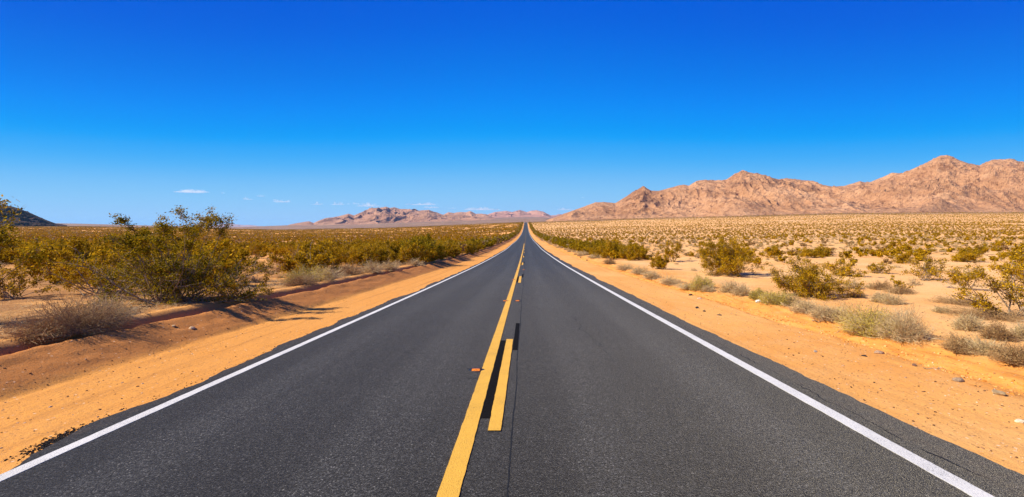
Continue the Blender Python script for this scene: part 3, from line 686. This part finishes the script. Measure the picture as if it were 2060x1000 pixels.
# left thicket
for (x0, x1, y0, y1, sp, wlo, whi) in ((-140, -8.9, 4, 70, 2.15, 1.8, 3.4), (-420, -8.8, 70, 210, 2.8, 1.7, 3.0), (-980, -8.6, 210, 470, 3.3, 1.7, 2.9), (-1800, -8.6, 470, 1135, 3.7, 2.3, 3.5)):
    X, Y = jitter(x0, x1, y0, y1, sp, rng)
    d = fbm(X*.06, Y*.035, 3, 200)
    keep = (rng.uniform(size=X.shape) < np.clip(.66+.95*d, .10, 1)) & (-X < Y*np.where(Y < 470, 2.1, 1.6)+8)
    Z = ground(X, Y); px, py = scr(X, Y, Z)
    keep &= ~((px > 440) & (px < 600) & (py > 520) & (py < 680))
    keep &= ~((px < 200) & (py > 470) & (Y < 22) & (rng.uniform(size=X.shape) < .9))
    keep &= ~((X > -9.8) & (Y < 24))
    for hx, hy, hw, hh in HEROES: keep &= np.hypot(X-hx, Y-hy) > hw*.5+.4
    keep &= ~((Y < 9))
    n = keep.sum(); w = rng.uniform(wlo, whi, n)*(1-.35*sstep(Y[keep], 500, 1000)); add(X[keep], Y[keep], w, w*rng.uniform(.48, .72, n))
# greener hedges beside the road
for sgn, xa, xb in ((-1, 8.3, 11.5), (1, 8.6, 12.5)):
    for y0, y1, sp in ((40 if sgn > 0 else 30, 300, 1.55), (300, 1120, 2.6)):
        X, Y = jitter(xa, xb, y0, y1, sp, rng)
        n = len(X); w = rng.uniform(1.7, 2.9, n); add(sgn*X, Y, w, w*rng.uniform(.55, .75, n))
# right plain
for (x0, x1, y0, y1, sp, wlo, whi, dn) in ((18, 105, 30, 50, 2.1, 1.0, 2.3, .92), (12.5, 200, 50, 100, 4.2, 1.2, 2.4, .72), (12.5, 500, 100, 260, 3.6, 1.3, 2.3, .82), (12.5, 1000, 260, 560, 4.0, 1.4, 2.5, .85), (12.5, 1750, 560, 1150, 5.4, 1.5, 2.6, .9)):
    X, Y = jitter(x0, x1, y0, y1, sp, rng)
    d = fbm(X*.03, Y*.05, 3, 210)+.5*fbm(X*.12, Y*.12, 2, 214)
    keep = (rng.uniform(size=X.shape) < np.clip(dn+.65*d, .1, 1)) & (X < Y*np.where(Y < 560, 2.0, 1.6)+6)
    for hx, hy, hw, hh in HEROES: keep &= np.hypot(X-hx, Y-hy) > hw*.5+.5
    n = keep.sum(); w = rng.uniform(wlo, whi, n)*np.where(rng.uniform(size=n) < .4, rng.uniform(.35, .8, n), 1); add(X[keep], Y[keep], w, w*rng.uniform(.42, .62, n))
PX, PY_, PW, PH = map(np.concatenate, (PX, PY_, PW, PH))
PZ = ground(PX, PY_)-.02
sx, sy = scr(PX, PY_, PZ)
area = PW*PH*(F/PY_)**2*((sx > -30) & (sx < 2090))
N_SINGLE = 300-len(HEROES)
order = np.argsort(-area); single = order[:N_SINGLE]; rest = order[N_SINGLE:]
# prototypes
PROTO = []
for k in range(9):
    (sv, sq), (lv, lq) = creosote(700+k, 2., 1.2, n_stem=17+k % 4, n_leaf=6200, lsize=.037, nc=6, spread=(.1, 1.15+.1*(k % 3)), clump=.13, low=.2+.08*(k % 4), sr=.013, sides=3)
    PROTO.append((mesh_np('branches', sv, sq, STEM, smooth=True), mesh_np('foliage', lv, lq, LEAF)))
protos = [None]*len(PROTO)
WORDS = ['first', 'second', 'third', 'fourth', 'fifth', 'sixth', 'seventh', 'eighth', 'ninth', 'tenth', 'eleventh', 'twelfth', 'thirteenth', 'fourteenth', 'fifteenth', 'sixteenth']
LAND = [(60, 'the dark hill'), (230, 'the tallest left sprays'), (420, 'the high cloud'), (560, 'the blue ridge'), (680, 'the mauve range foot'), (800, 'the mauve summit'), (905, 'the small mauve peaks'), (1050, 'the rose ridge'),
        (1200, 'the low granite end'), (1345, 'the small dark granite peak'), (1440, 'the flat granite shoulder'), (1560, 'the blunt middle granite summit'), (1700, 'the granite saddle'), (1830, 'the granite slope'), (1950, 'the highest granite peak'), (3000, 'the last granite shoulder')]
cells = {}
for i in single:
    kk = int(rng.integers(len(PROTO))); loc = (PX[i], PY_[i], PZ[i]); rot = rng.uniform(0, 6.28)
    s = (PW[i]/2, PW[i]/2*rng.uniform(.85, 1.15), PH[i]/1.2)
    if protos[kk] is None:
        t = thing('creosote_bush', 'bush', G_CR, loc, rot, s)
        obj('branches', PROTO[kk][0], t); obj('foliage', PROTO[kk][1], t); protos[kk] = t
    else: t = copy_thing(protos[kk], 'creosote_bush', loc, rot, s)
    land = next(l for x, l in LAND if sx[i] < x)
    band = next(b for y, b in ((22, 'front'), (36, 'second'), (55, 'third'), (85, 'fourth'), (1e9, 'rearmost')) if PY_[i] < y)
    cells.setdefault((land, band), []).append((sx[i], t))
for (land, band), L in cells.items():
    if len(L) > 16: print('big cell', land, band, len(L))
    L.sort(key=lambda q: q[0])
    for j, (_, t) in enumerate(L):
        if len(L) == 1: t['label'] = f'only single creosote bush in the {band} rows below {land}'
        else: t['label'] = f'creosote bush, {WORDS[min(j, 15)]} from left in the {band} rows below {land}'
# the remaining thousands, as one mass
def bank_mesh(idx, V0, Q0, base_w, base_h, mi0, dead=(1, 0, 0)):
    """place copies of a shape (V0,Q0) at plants idx"""
    n = len(idx); a = rng.uniform(0, 6.28, n); c, s = np.cos(a)[:, None], np.sin(a)[:, None]
    sw = (PW[idx]/base_w)[:, None]; shh = (PH[idx]/base_h)[:, None]
    x = (V0[None, :, 0]*c-V0[None, :, 1]*s)*sw+PX[idx][:, None]; y = (V0[None, :, 0]*s+V0[None, :, 1]*c)*sw+PY_[idx][:, None]
    z = V0[None, :, 2]*shh+PZ[idx][:, None]
    V = np.stack([x, y, z], -1).reshape(-1, 3)
    Q = (Q0[None]+(np.arange(n)*len(V0))[:, None, None]).reshape(-1, 4)
    return V, Q, np.where(np.tile(mi0, n) == 0, np.repeat(rng.choice([0, 3, 4], n, p=dead), len(mi0)), np.tile(mi0, n))
def lod(seed, n_leaf, lsize, stems=True):
    rg = np.random.default_rng(seed)
    (sv, sq), (lv, lq) = creosote(seed, 2., 1.2, n_stem=8, n_leaf=n_leaf, lsize=lsize, nc=2, clump=.16, low=.25, sr=.02, sides=3)
    if not stems: return lv, lq, np.zeros(len(lq), int)
    k = min(len(sq), 60)
    return np.concatenate([lv, sv]), np.concatenate([lq, sq[:k]+len(lv)]), np.concatenate([np.zeros(len(lq), int), np.ones(k, int)])
parts = []
dist = np.hypot(PX, PY_)
for (d0, d1, nl, ls, st, nv) in ((0, 110, 560, .10, True, 5), (110, 260, 200, .16, False, 5), (260, 520, 66, .25, False, 5), (520, 9e9, 20, .42, False, 5)):
    sel = rest[(dist[rest] >= d0) & (dist[rest] < d1)]
    for q in range(nv):
        sub = sel[q::nv]
        if len(sub): parts.append(bank_mesh(sub, *lod(900+q, nl, ls, st)[:2], 2., 1.2, lod(900+q, nl, ls, st)[2], (.78, .13, .09)))
off = 0; VV, QQ, MM = [], [], []
for V, Q, mi in parts: VV.append(V); QQ.append(Q+off); MM.append(mi); off += len(V)
so_ = obj('creosote_scrub', mesh_np('creosote_scrub', np.concatenate(VV), np.concatenate(QQ), [LEAF, STEM, STEM, BROWN_LEAF, STRAW], np.concatenate(MM)))
meta(so_, 'thousands of golden creosote bushes dotting the plain out to the mountains', 'scrub', kind='stuff')
print('plants', len(PX), 'mass quads', sum(len(q) for q in QQ))

# small dry brush spread between the bushes and along the road edges
bx, by, bw = [], [], []
for (x0, x1, y0, y1, sp, dn) in ((7.3, 9.0, 44, 320, 1.3, .8), (-8.9, -7.9, 24, 320, 1.4, .75), (9, 60, 12, 60, 2.6, .30), (14, 160, 46, 160, 2.1, .7), (12, 360, 160, 360, 3.6, .7), (-200, -12, 60, 200, 4.5, .5), (-60, -9.4, 14, 70, 2.6, .5)):
    X, Y = jitter(x0, x1, y0, y1, sp, rng); keep = (rng.uniform(size=X.shape) < dn) & (np.abs(X) < Y*1.4+3)
    bx.append(X[keep]); by.append(Y[keep]); bw.append(rng.uniform(.4, 1.1, keep.sum())*(.6 if x0 == 9 else 1))
PX, PY_, PW = map(np.concatenate, (bx, by, bw)); PH = PW*rng.uniform(.3, .5, len(PW)); PZ = ground(PX, PY_)-.01
VV, QQ, MM, off = [], [], [], 0
for q in range(4):
    (sv, sq), (lv, lq) = dome_shrub(950+q, 1., .6, 60, 330, .05, .008, .4, .3)
    a = np.arange(len(PX))[q::4]
    V, Q, mi = bank_mesh(a, np.concatenate([lv, sv]), np.concatenate([lq, sq+len(lv)]), 1., .6, np.concatenate([np.full(len(lq), (0, 1, 3, 3)[q]), np.full(len(sq), 2)]))
    VV.append(V); QQ.append(Q+off); MM.append(mi); off += len(V)
meta(obj('dry_brush', mesh_np('dry_brush', np.concatenate(VV), np.concatenate(QQ), [GREY_LEAF, BROWN_LEAF, TWIG, STRAW], np.concatenate(MM))),
     'low dry grey brush scattered between the bushes and along the verges', 'brush', kind='stuff')

# dead grass and fallen twigs on the ground
def litter(n, X, Y, ln, wd, rise):
    a = rng.uniform(0, 6.28, n); l = ln*rng.uniform(.4, 1.3, n); up = rise*rng.uniform(0, 1, n)*l
    d = np.stack([np.cos(a)*l, np.sin(a)*l, up], 1); s = np.stack([-np.sin(a), np.cos(a), np.zeros(n)], 1)*wd*rng.uniform(.6, 1.4, (n, 1))
    p = np.stack([X, Y, ground(X, Y)+.006], 1); m = p+d*.5+np.stack([rng.normal(size=n)*.1*l, rng.normal(size=n)*.1*l, up*.25], 1)
    V = np.stack([p-s, p+s, m+s*.8, m-s*.8, m-s*.8, m+s*.8, p+d+s*.3, p+d-s*.3], 1).reshape(-1, 3)
    return V, np.arange(n*8).reshape(-1, 4)
X1 = -8.0-np.abs(rng.normal(size=17000))*2.6; Y1 = rng.uniform(4.5, 24, 17000)
X2 = 7.6+np.abs(rng.normal(size=2600))*4; Y2 = rng.uniform(6, 30, 2600)
V1, Q1 = litter(17000, X1, Y1, .13, .0035, .6); V2, Q2 = litter(2600, X2, Y2, .12, .004, .35)
meta(obj('dry_grass', mesh_np('dry_grass', np.concatenate([V1, V2]), np.concatenate([Q1, Q2+len(V1)]), STRAW)), 'straw coloured dead grass and twig litter under the bushes', 'dry grass', kind='stuff')

# gravel
PEB = leaf_material('mixed_pebbles', (.030, .018, .014), (.26, .12, .05), (.66, .46, .30), 0.)
DARKP = leaf_material('asphalt_crumbs', (.008, .007, .007), (.018, .015, .014), (.05, .035, .025), 0.)
def pebbles(X, Y, s, flat=.55):
    n = len(X)
    c = np.array([[-1, -1, -1], [1, -1, -1], [1, 1, -1], [-1, 1, -1], [-1, -1, 1], [1, -1, 1], [1, 1, 1], [-1, 1, 1]], float)
    c[4:, :2] *= .6
    q = np.array([[0, 3, 2, 1], [4, 5, 6, 7], [0, 1, 5, 4], [1, 2, 6, 5], [2, 3, 7, 6], [3, 0, 4, 7]])
    a = rng.uniform(0, 6.28, n); k = c[None]*s[:, None, None]*rng.uniform(.6, 1.4, (n, 8, 3))*np.array([1.25, .9, flat])
    x = k[..., 0]*np.cos(a)[:, None]-k[..., 1]*np.sin(a)[:, None]+X[:, None]; y = k[..., 0]*np.sin(a)[:, None]+k[..., 1]*np.cos(a)[:, None]+Y[:, None]
    V = np.stack([x, y, k[..., 2]+(ground(X, Y)+s*.3)[:, None]], -1).reshape(-1, 3)
    return V, (q[None]+(np.arange(n)*8)[:, None, None]).reshape(-1, 4)
n = 10400
X = np.concatenate([rng.uniform(3.85, 9.5, 7600), rng.uniform(-6.9, -4.35, 1800), rng.uniform(-8, -6.4, 1000)]); Y = 2.6+22*rng.uniform(0, 1, n)**1.7
V, Q = pebbles(X, Y, .0028+.009*rng.uniform(0, 1, n)**5)
meta(obj('gravel', mesh_np('gravel', V, Q, PEB)), 'small mixed pebbles strewn over the sandy shoulders', 'gravel', kind='stuff')
CLOD = leaf_material('sand_clods', (.40, .14, .02), (.60, .25, .05), (.72, .38, .13), 0.)
X = np.concatenate([6.22+.12*rng.normal(size=1300), 6.75+.35*rng.normal(size=500), -7.5+.14*rng.normal(size=700), -6.25+.15*rng.normal(size=150)]); Y = 3+24*rng.uniform(0, 1, len(X))**1.5
V, Q = pebbles(X, Y, .005+np.where(X < 0, .009, .015)*rng.uniform(0, 1, len(X))**3, .7)
meta(obj('sand_clods', mesh_np('sand_clods', V, Q, CLOD)), 'crumbled orange sand clods along the graded banks on both shoulders', 'sand clods', kind='stuff')
n = 1000
Y = 3.72+.15*rng.normal(size=n); X = -4.33+.055*rng.normal(size=n)-.12*(Y-3.72)
X = np.concatenate([X, -4.36+.05*rng.normal(size=260)]); Y = np.concatenate([Y, rng.uniform(3.3, 14, 260)])
V, Q = pebbles(X, Y, rng.uniform(.002, .0075, len(X)), .8)
meta(obj('asphalt_crumbs', mesh_np('asphalt_crumbs', V, Q, DARKP)), 'black asphalt crumbs spilled on the left sand shoulder', 'gravel', kind='stuff')

# ------------------------------------------------------------------ stones, sticks and litter one can point at
def stone(px, py, label, s, col, seed, name='stone', flat=.6):
    X, Y, Z = at(px, py); rg = np.random.default_rng(seed)
    nu, nv = 14, 9
    th = np.linspace(0, math.pi, nv); ph = np.linspace(0, 2*math.pi, nu, endpoint=False)
    P = np.stack([np.outer(np.sin(th), np.cos(ph)), np.outer(np.sin(th), np.sin(ph)), np.outer(np.cos(th), np.ones(nu))], -1)
    planes = rg.normal(size=(9, 3)); planes /= np.linalg.norm(planes, axis=1)[:, None]
    dd = np.max(P @ planes.T/rg.uniform(.72, 1., 9), -1); P = P/np.maximum(dd, .75)[..., None]
    P = P*np.array([1.25, .9, flat])*s
    V = P.reshape(-1, 3); i = np.arange((nv-1)*nu); rr, c = i//nu, i % nu
    Q = np.stack([rr*nu+c, (rr+1)*nu+c, (rr+1)*nu+(c+1) % nu, rr*nu+(c+1) % nu], 1)
    o = obj(name, mesh_np(name, V, Q, plain_material(name+'_surface', col, .85, .35, 40)), loc=(X, Y, Z+s*flat*.45))
    o.rotation_euler = (0, 0, rg.uniform(0, 6)); return meta(o, label, 'stone')
stone(1767, 711, 'flat pinkish grey stone lying on the orange windrow below the big clump', .055, (.36, .23, .14), 1)
stone(1930, 767, 'grey stone on the windrow, second one from the right', .05, (.29, .19, .11), 2)
stone(2009, 794, 'olive grey stone on the windrow, last before the right edge', .05, (.32, .21, .10), 3)
stone(2053, 850, 'pale cream stone on the sand at the right edge', .032, (.62, .47, .30), 4)
stone(1525, 608, 'white scrap of stone in front of the mustard rabbitbrush', .075, (.80, .76, .72), 5)
stone(387, 662, 'light sandy stone in the shaded left bank above the ditch', .05, (.50, .32, .17), 6)
stone(1927, 631, 'dark red stone right of the little tan tuft', .06, (.10, .035, .025), 7)
stone(1739, 717, 'near black stone on the sand beside the flat pinkish one', .028, (.03, .022, .02), 8)
stone(1640, 708, 'small pale grey stone on the plain sand before the windrow', .026, (.42, .32, .23), 9)
stone(1403, 620, 'dark lump on the sand, left of two below the round rabbitbrush', .045, (.04, .028, .022), 10)
stone(1417, 627, 'dark lump on the sand, right of two below the round rabbitbrush', .035, (.04, .028, .022), 11)
stone(1407, 602, 'pale flat stone under the round yellow green rabbitbrush', .05, (.70, .56, .40), 12)
stone(1390, 594, 'dark flat stone on the sand left of the pale flat one', .06, (.05, .03, .025), 13)
stone(1448, 634, 'black flat shard lying on the sand near the asphalt edge', .055, (.03, .025, .022), 14, flat=.2)
stone(1840, 736, 'brown stone on orange sand under the mauve twiggy shrub', .03, (.16, .08, .045), 15)
stone(350, 657, 'small buff stone in the shaded left bank, upper one', .03, (.46, .29, .15), 16)
stone(1168, 519, 'dark clod on the sand shoulder beside the silver row', .10, (.10, .06, .04), 17)
stone(1181, 524, 'dark clod just nearer than the first by the silver row', .10, (.10, .06, .04), 18)
# sticks
def stick(px, py, label, pts, r, name='dead_stick', m=TWIG):
    X, Y, Z = at(px, py)
    br = []
    for P in pts:
        P = np.array(P, float); q = np.linspace(0, len(P)-1, 9); k = np.arange(len(P))
        PP = np.stack([np.interp(q, k, P[:, j]) for j in range(3)], 1)+np.random.default_rng(int(px)).normal(size=(9, 3))*.012
        PP[:, 2] = np.maximum(PP[:, 2]+ground(X+PP[:, 0], Y+PP[:, 1])-Z, r+ground(X+PP[:, 0], Y+PP[:, 1])-Z)
        br.append((PP, np.linspace(r, r*.45, 9)))
    v, q = tubes(br, 5)
    return meta(obj(name, mesh_np(name, v, q, m, smooth=True), loc=(X, Y, Z)), label, 'stick')
stick(1855, 688, 'bleached white stick trailing from the tangled grey twig clump', [[(0, 0, .05), (.15, -.05, .02), (.4, -.1, .01)], [(.1, -.03, .03), (.2, .06, .02)]], .009)
stick(1872, 668, 'thin pale stick leaning over the sand right of the tangled clump', [[(0, 0, .01), (.12, .08, .05), (.22, .2, .10)]], .005)
stick(1570, 616, 'bare pale root in front of the green grey rabbitbrush', [[(0, 0, .10), (.1, -.05, .07), (.3, -.12, .02), (.45, -.14, .01)], [(.02, 0, .06), (.12, -.1, .03), (.3, -.22, .01)]], .009)
stick(1640, 650, 'dark broken stick at the foot of the ashen dry shrubs', [[(0, .1, .03), (.2, 0, .02), (.3, -.05, .01)]], .014, m=STEM)
stick(1500, 594, 'brown stick lying by the tan dry shrub', [[(0, 0, .02), (.2, -.1, .02), (.32, -.16, .01)]], .008, m=STEM)
stick(1680, 672, 'thin twig on the orange windrow left of the big clump', [[(0, 0, .01), (.12, .05, .015), (.24, .14, .01)]], .004)
stick(1890, 744, 'dark twig half buried in the windrow between two grey stones', [[(-.2, .05, .01), (0, .01, .02), (.22, 0, .01)], [(0, .01, .02), (.1, .1, .015)]], .005, m=STEM)
stick(1598, 610, 'dark log lying in the shade left of the wide olive creosote base', [[(-.35, 0, .03), (0, 0, .04), (.3, .05, .02)]], .03, m=STEM)
# crushed can
X, Y, Z = at(1665, 599)
cw, _c, cb = mat('can_white_metal', .4, .5); cb.inputs['Base Color'].default_value = (.78, .76, .8, 1)
cbm, _c, cb = mat('can_blue_print', .4, .5); cb.inputs['Base Color'].default_value = (.12, .08, .45, 1)
ph = np.linspace(0, 2*math.pi, 16, endpoint=False); prof = [(-.085, .022), (-.082, .036), (-.03, .041), (.0, .03), (.03, .041), (.082, .036), (.085, .022)]
V = np.array([[x, (r+.004*math.sin(3*a+x*40))*math.cos(a), r*.8*math.sin(a)] for x, r in prof for a in ph])
i = np.arange((len(prof)-1)*16); rr, c = i//16, i % 16
Q = np.stack([rr*16+c, rr*16+(c+1) % 16, (rr+1)*16+(c+1) % 16, (rr+1)*16+c], 1)
can = obj('drink_can', mesh_np('drink_can', V, Q, [cw, cbm], (np.abs(rr-2) < 1).astype(int), True), loc=(X, Y, Z+.04)); can.rotation_euler = (0, 0, .25)
meta(can, 'crushed white and purple drink can on the sand beside the wide olive creosote', 'can')

# ------------------------------------------------------------------ raised pavement markers
PAD = plain_material('bitumen_pad', (.010, .010, .011), .5, .2, 30)
BODY = plain_material('marker_plastic', (.05, .03, .02), .5, .2, 30)
REFL, _t, _b = mat('amber_reflector', .25, .5)
_g, _P, *_ = pos(_t); _t.links.new(mixc(_t, fr(_t, noise(_t, _P, 60, 3, .6), .4, .6), (.55, .12, .008), (.75, .24, .015)), _b.inputs['Base Color'])
_b.inputs['Coat Weight'].default_value = .5
def marker_meshes():
    a = np.linspace(0, 2*math.pi, 24, endpoint=False); rr = 1+.06*np.sin(3*a)+.05*np.sin(5*a+1)
    V = np.concatenate([np.stack([.092*rr*np.cos(a), .062*rr*np.sin(a), np.zeros(24)], 1), np.stack([.085*rr*np.cos(a), .056*rr*np.sin(a), np.full(24, .006)], 1)])
    i = np.arange(24); pad = mesh_np('adhesive_pad', np.concatenate([V, [[0, 0, .007]]]), np.concatenate([np.stack([i, (i+1) % 24, 24+(i+1) % 24, 24+i], 1), np.stack([24+i, 24+(i+1) % 24, np.full(24, 48), np.full(24, 48)], 1)[:0]]), PAD)
    import bmesh
    bm = bmesh.new()
    lo = [bm.verts.new(p) for p in V[24:]]; bm.faces.new(lo)
    for k in range(24): bm.faces.new([bm.verts.new(V[k]), bm.verts.new(V[(k+1) % 24]), lo[(k+1) % 24], lo[k]])
    pad = bpy.data.meshes.new('adhesive_pad'); bm.to_mesh(pad); bm.free(); pad.materials.append(PAD)
    def wedge(w0, w1, d0, d1, z0, z1):
        v = [(-w0, -d0, z0), (w0, -d0, z0), (w0, d0, z0), (-w0, d0, z0), (-w1, -d1, z1), (w1, -d1, z1), (w1, d1, z1), (-w1, d1, z1)]
        q = [[0, 3, 2, 1], [4, 5, 6, 7], [0, 1, 5, 4], [1, 2, 6, 5], [2, 3, 7, 6], [3, 0, 4, 7]]
        return np.array(v), np.array(q)
    v, q = wedge(.052, .044, .05, .022, .004, .024); body = mesh_np('housing', v, q, BODY)
    # reflector face lies 1.5 mm proud of the sloping front
    n = Vector((0, -.020, .028)).normalized(); f = lambda x, t, o: (x, -.05+.028*t-abs(n.y)*o, .004+.020*t+n.z*o)
    v = [f(x, t, o) for o in (-.001, .0018) for x, t in ((-.045, .08), (.045, .08), (.041, .97), (-.041, .97))]
    r = mesh_np('reflector', np.array(v), np.array([[0, 3, 2, 1], [4, 5, 6, 7], [0, 1, 5, 4], [1, 2, 6, 5], [2, 3, 7, 6], [3, 0, 4, 7]]), REFL)
    return pad, body, r
mk_first = None
MK = [(958, 745, 'orange raised marker left of the solid yellow line, nearest to the camera'), (1016, 606, 'amber marker left of the yellow line, second from the camera'), (1041, 606, 'reddish marker right of the yellow line, nearest on that side'),
      (1033, 563, 'amber marker left of the yellow line, third from the camera'), (1041, 543, 'amber marker left of the yellow line, fourth from the camera'), (1053.5, 543, 'amber marker right of the yellow line, second on that side'), (1046.5, 529.5, 'small amber marker left of the yellow line, fifth and farthest')]
for px, py, lab in MK:
    x, y = rp(px, py); loc = (x, y, float(rz(y))+.001)
    if mk_first is None:
        t = thing('road_marker', 'road marker', 'raised road markers beside the yellow line', loc)
        for nme, me in zip(('adhesive_pad', 'housing', 'reflector'), marker_meshes()): obj(nme, me, t)
        mk_first = t
    else: t = copy_thing(mk_first, 'road_marker', loc, 0, (1, 1, 1))
    t.scale = (1.3, 1.3, 1.3)
    slope = (float(rz(y+.1))-float(rz(y-.1)))/.2
    t.rotation_euler = (math.atan(slope), 0, 0); t['label'] = lab

# ------------------------------------------------------------------ clouds (above and behind the haze)
cm = bpy.data.materials.new('cloud_vapour'); cm.use_nodes = True; ct = cm.node_tree; ct.nodes.clear()
pv = ct.nodes.new('ShaderNodeVolumePrincipled'); pv.inputs['Color'].default_value = (1, .98, .98, 1); pv.inputs['Density'].default_value = .0011; pv.inputs['Anisotropy'].default_value = .2
co = ct.nodes.new('ShaderNodeOutputMaterial'); ct.links.new(pv.outputs[0], co.inputs['Volume'])
def cloud(px, py, wpx, hpx, label, seed):
    Y = 24000; rg = np.random.default_rng(seed); X = (px-VX)/F*Y; Z = (VY-py)/F*Y+CAM_H
    nu, nv = 96, 24; a, c = wpx/2/F*Y, hpx/F*Y
    ph = np.linspace(0, 2*math.pi, nu, endpoint=False); th = np.linspace(0, math.pi, nv)
    P = np.stack([np.outer(np.sin(th), np.cos(ph)), np.outer(np.sin(th), np.sin(ph)), np.outer(np.cos(th), np.ones(nu))], -1)
    k = 1+.34*fbm(P[..., 0]*5+seed, P[..., 2]*3+P[..., 1]*2, 4, seed)
    top = .10+1.05*np.clip(.40+1.3*fbm(P[..., 0]*3.4+seed*1.7, P[..., 1]*1.2, 3, seed+5), .0, 1.2)
    V = P*k[..., None]; V[..., 0] *= a; V[..., 1] *= a*.5; V[..., 2] *= np.where(V[..., 2] > 0, c*top, c*.22)
    i = np.arange((nv-1)*nu); rr, cc = i//nu, i % nu
    Q = np.stack([rr*nu+cc, (rr+1)*nu+cc, (rr+1)*nu+(cc+1) % nu, rr*nu+(cc+1) % nu], 1)
    o = obj('cloud', mesh_np('cloud', V.reshape(-1, 3), Q, cm, smooth=True), loc=(X, Y, Z))
    meta(o, label, 'cloud', 'small white clouds low over the horizon')
for k, a in enumerate(((383, 386.5, 62, 4.5, 'longest flat white cloud, above the sprays of the huge creosote bush'), (449, 389, 8, 3, 'tiny wisp just right of the longest flat white cloud'), (499, 401, 20, 4, 'thin white cloud over the faint blue ridge'), (524, 395, 16, 2.5, 'faint streak above the gap between two thin clouds'),
                               (568, 406, 32, 5, 'small two humped white cloud right of the blue ridge'), (638, 411, 24, 4, 'small oval cloud above the left foot of the mauve range'), (679, 411.5, 24, 5, 'round topped white cloud left of the mauve summit'),
                               (701, 411, 9, 3, 'tiny round cloud in the row left of the mauve summit'), (717, 410.5, 17, 3, 'flat little cloud between the tiny round one and the summit'), (743, 414.5, 46, 5, 'long pale cloud touching the mauve summit from the left'),
                               (850, 411.5, 60, 3.5, 'thin veil of cloud right above the mauve summit slope'), (868, 418, 36, 3, 'faint low cloud behind the mauve range shoulder'), (910, 419, 16, 3, 'faint small cloud above the small mauve peaks'),
                               (968, 421.5, 66, 4.5, 'long faint cloud above the rose ridge left of the road'), (1140, 422, 34, 3.5, 'faint cloud right of the road over the low granite end'), (1172, 398, 8, 1.8, 'tiny high fleck right of the road'))):
    cloud(*a, 300+k)

# ------------------------------------------------------------------ haze
hv = [(x, y, z) for z in (-1, 1) for y in (-1, 1) for x in (-1, 1)]
hm = bpy.data.meshes.new('haze')
hz1 = 585.
zmin = float(np.min(ground(GX, GY)))-1
hm.from_pydata([(x*41000 if 1 else 0, (-70 if y < 0 else 41000), (zmin if z < 0 else hz1)) for x, y, z in hv], [], [(0, 2, 3, 1), (4, 5, 7, 6), (0, 1, 5, 4), (2, 6, 7, 3), (0, 4, 6, 2), (1, 3, 7, 5)])
hmat = bpy.data.materials.new('pale_air'); hmat.use_nodes = True; ht = hmat.node_tree; ht.nodes.clear()
hp = ht.nodes.new('ShaderNodeVolumePrincipled'); hp.inputs['Color'].default_value = (.26, .62, 1, 1); hp.inputs['Density'].default_value = 1.4e-5; hp.inputs['Anisotropy'].default_value = .1
ho = ht.nodes.new('ShaderNodeOutputMaterial'); ht.links.new(hp.outputs[0], ho.inputs['Volume'])
hm.materials.append(hmat)
meta(obj('haze', hm), 'thin blue haze lying over the whole desert plain', 'haze', kind='stuff')
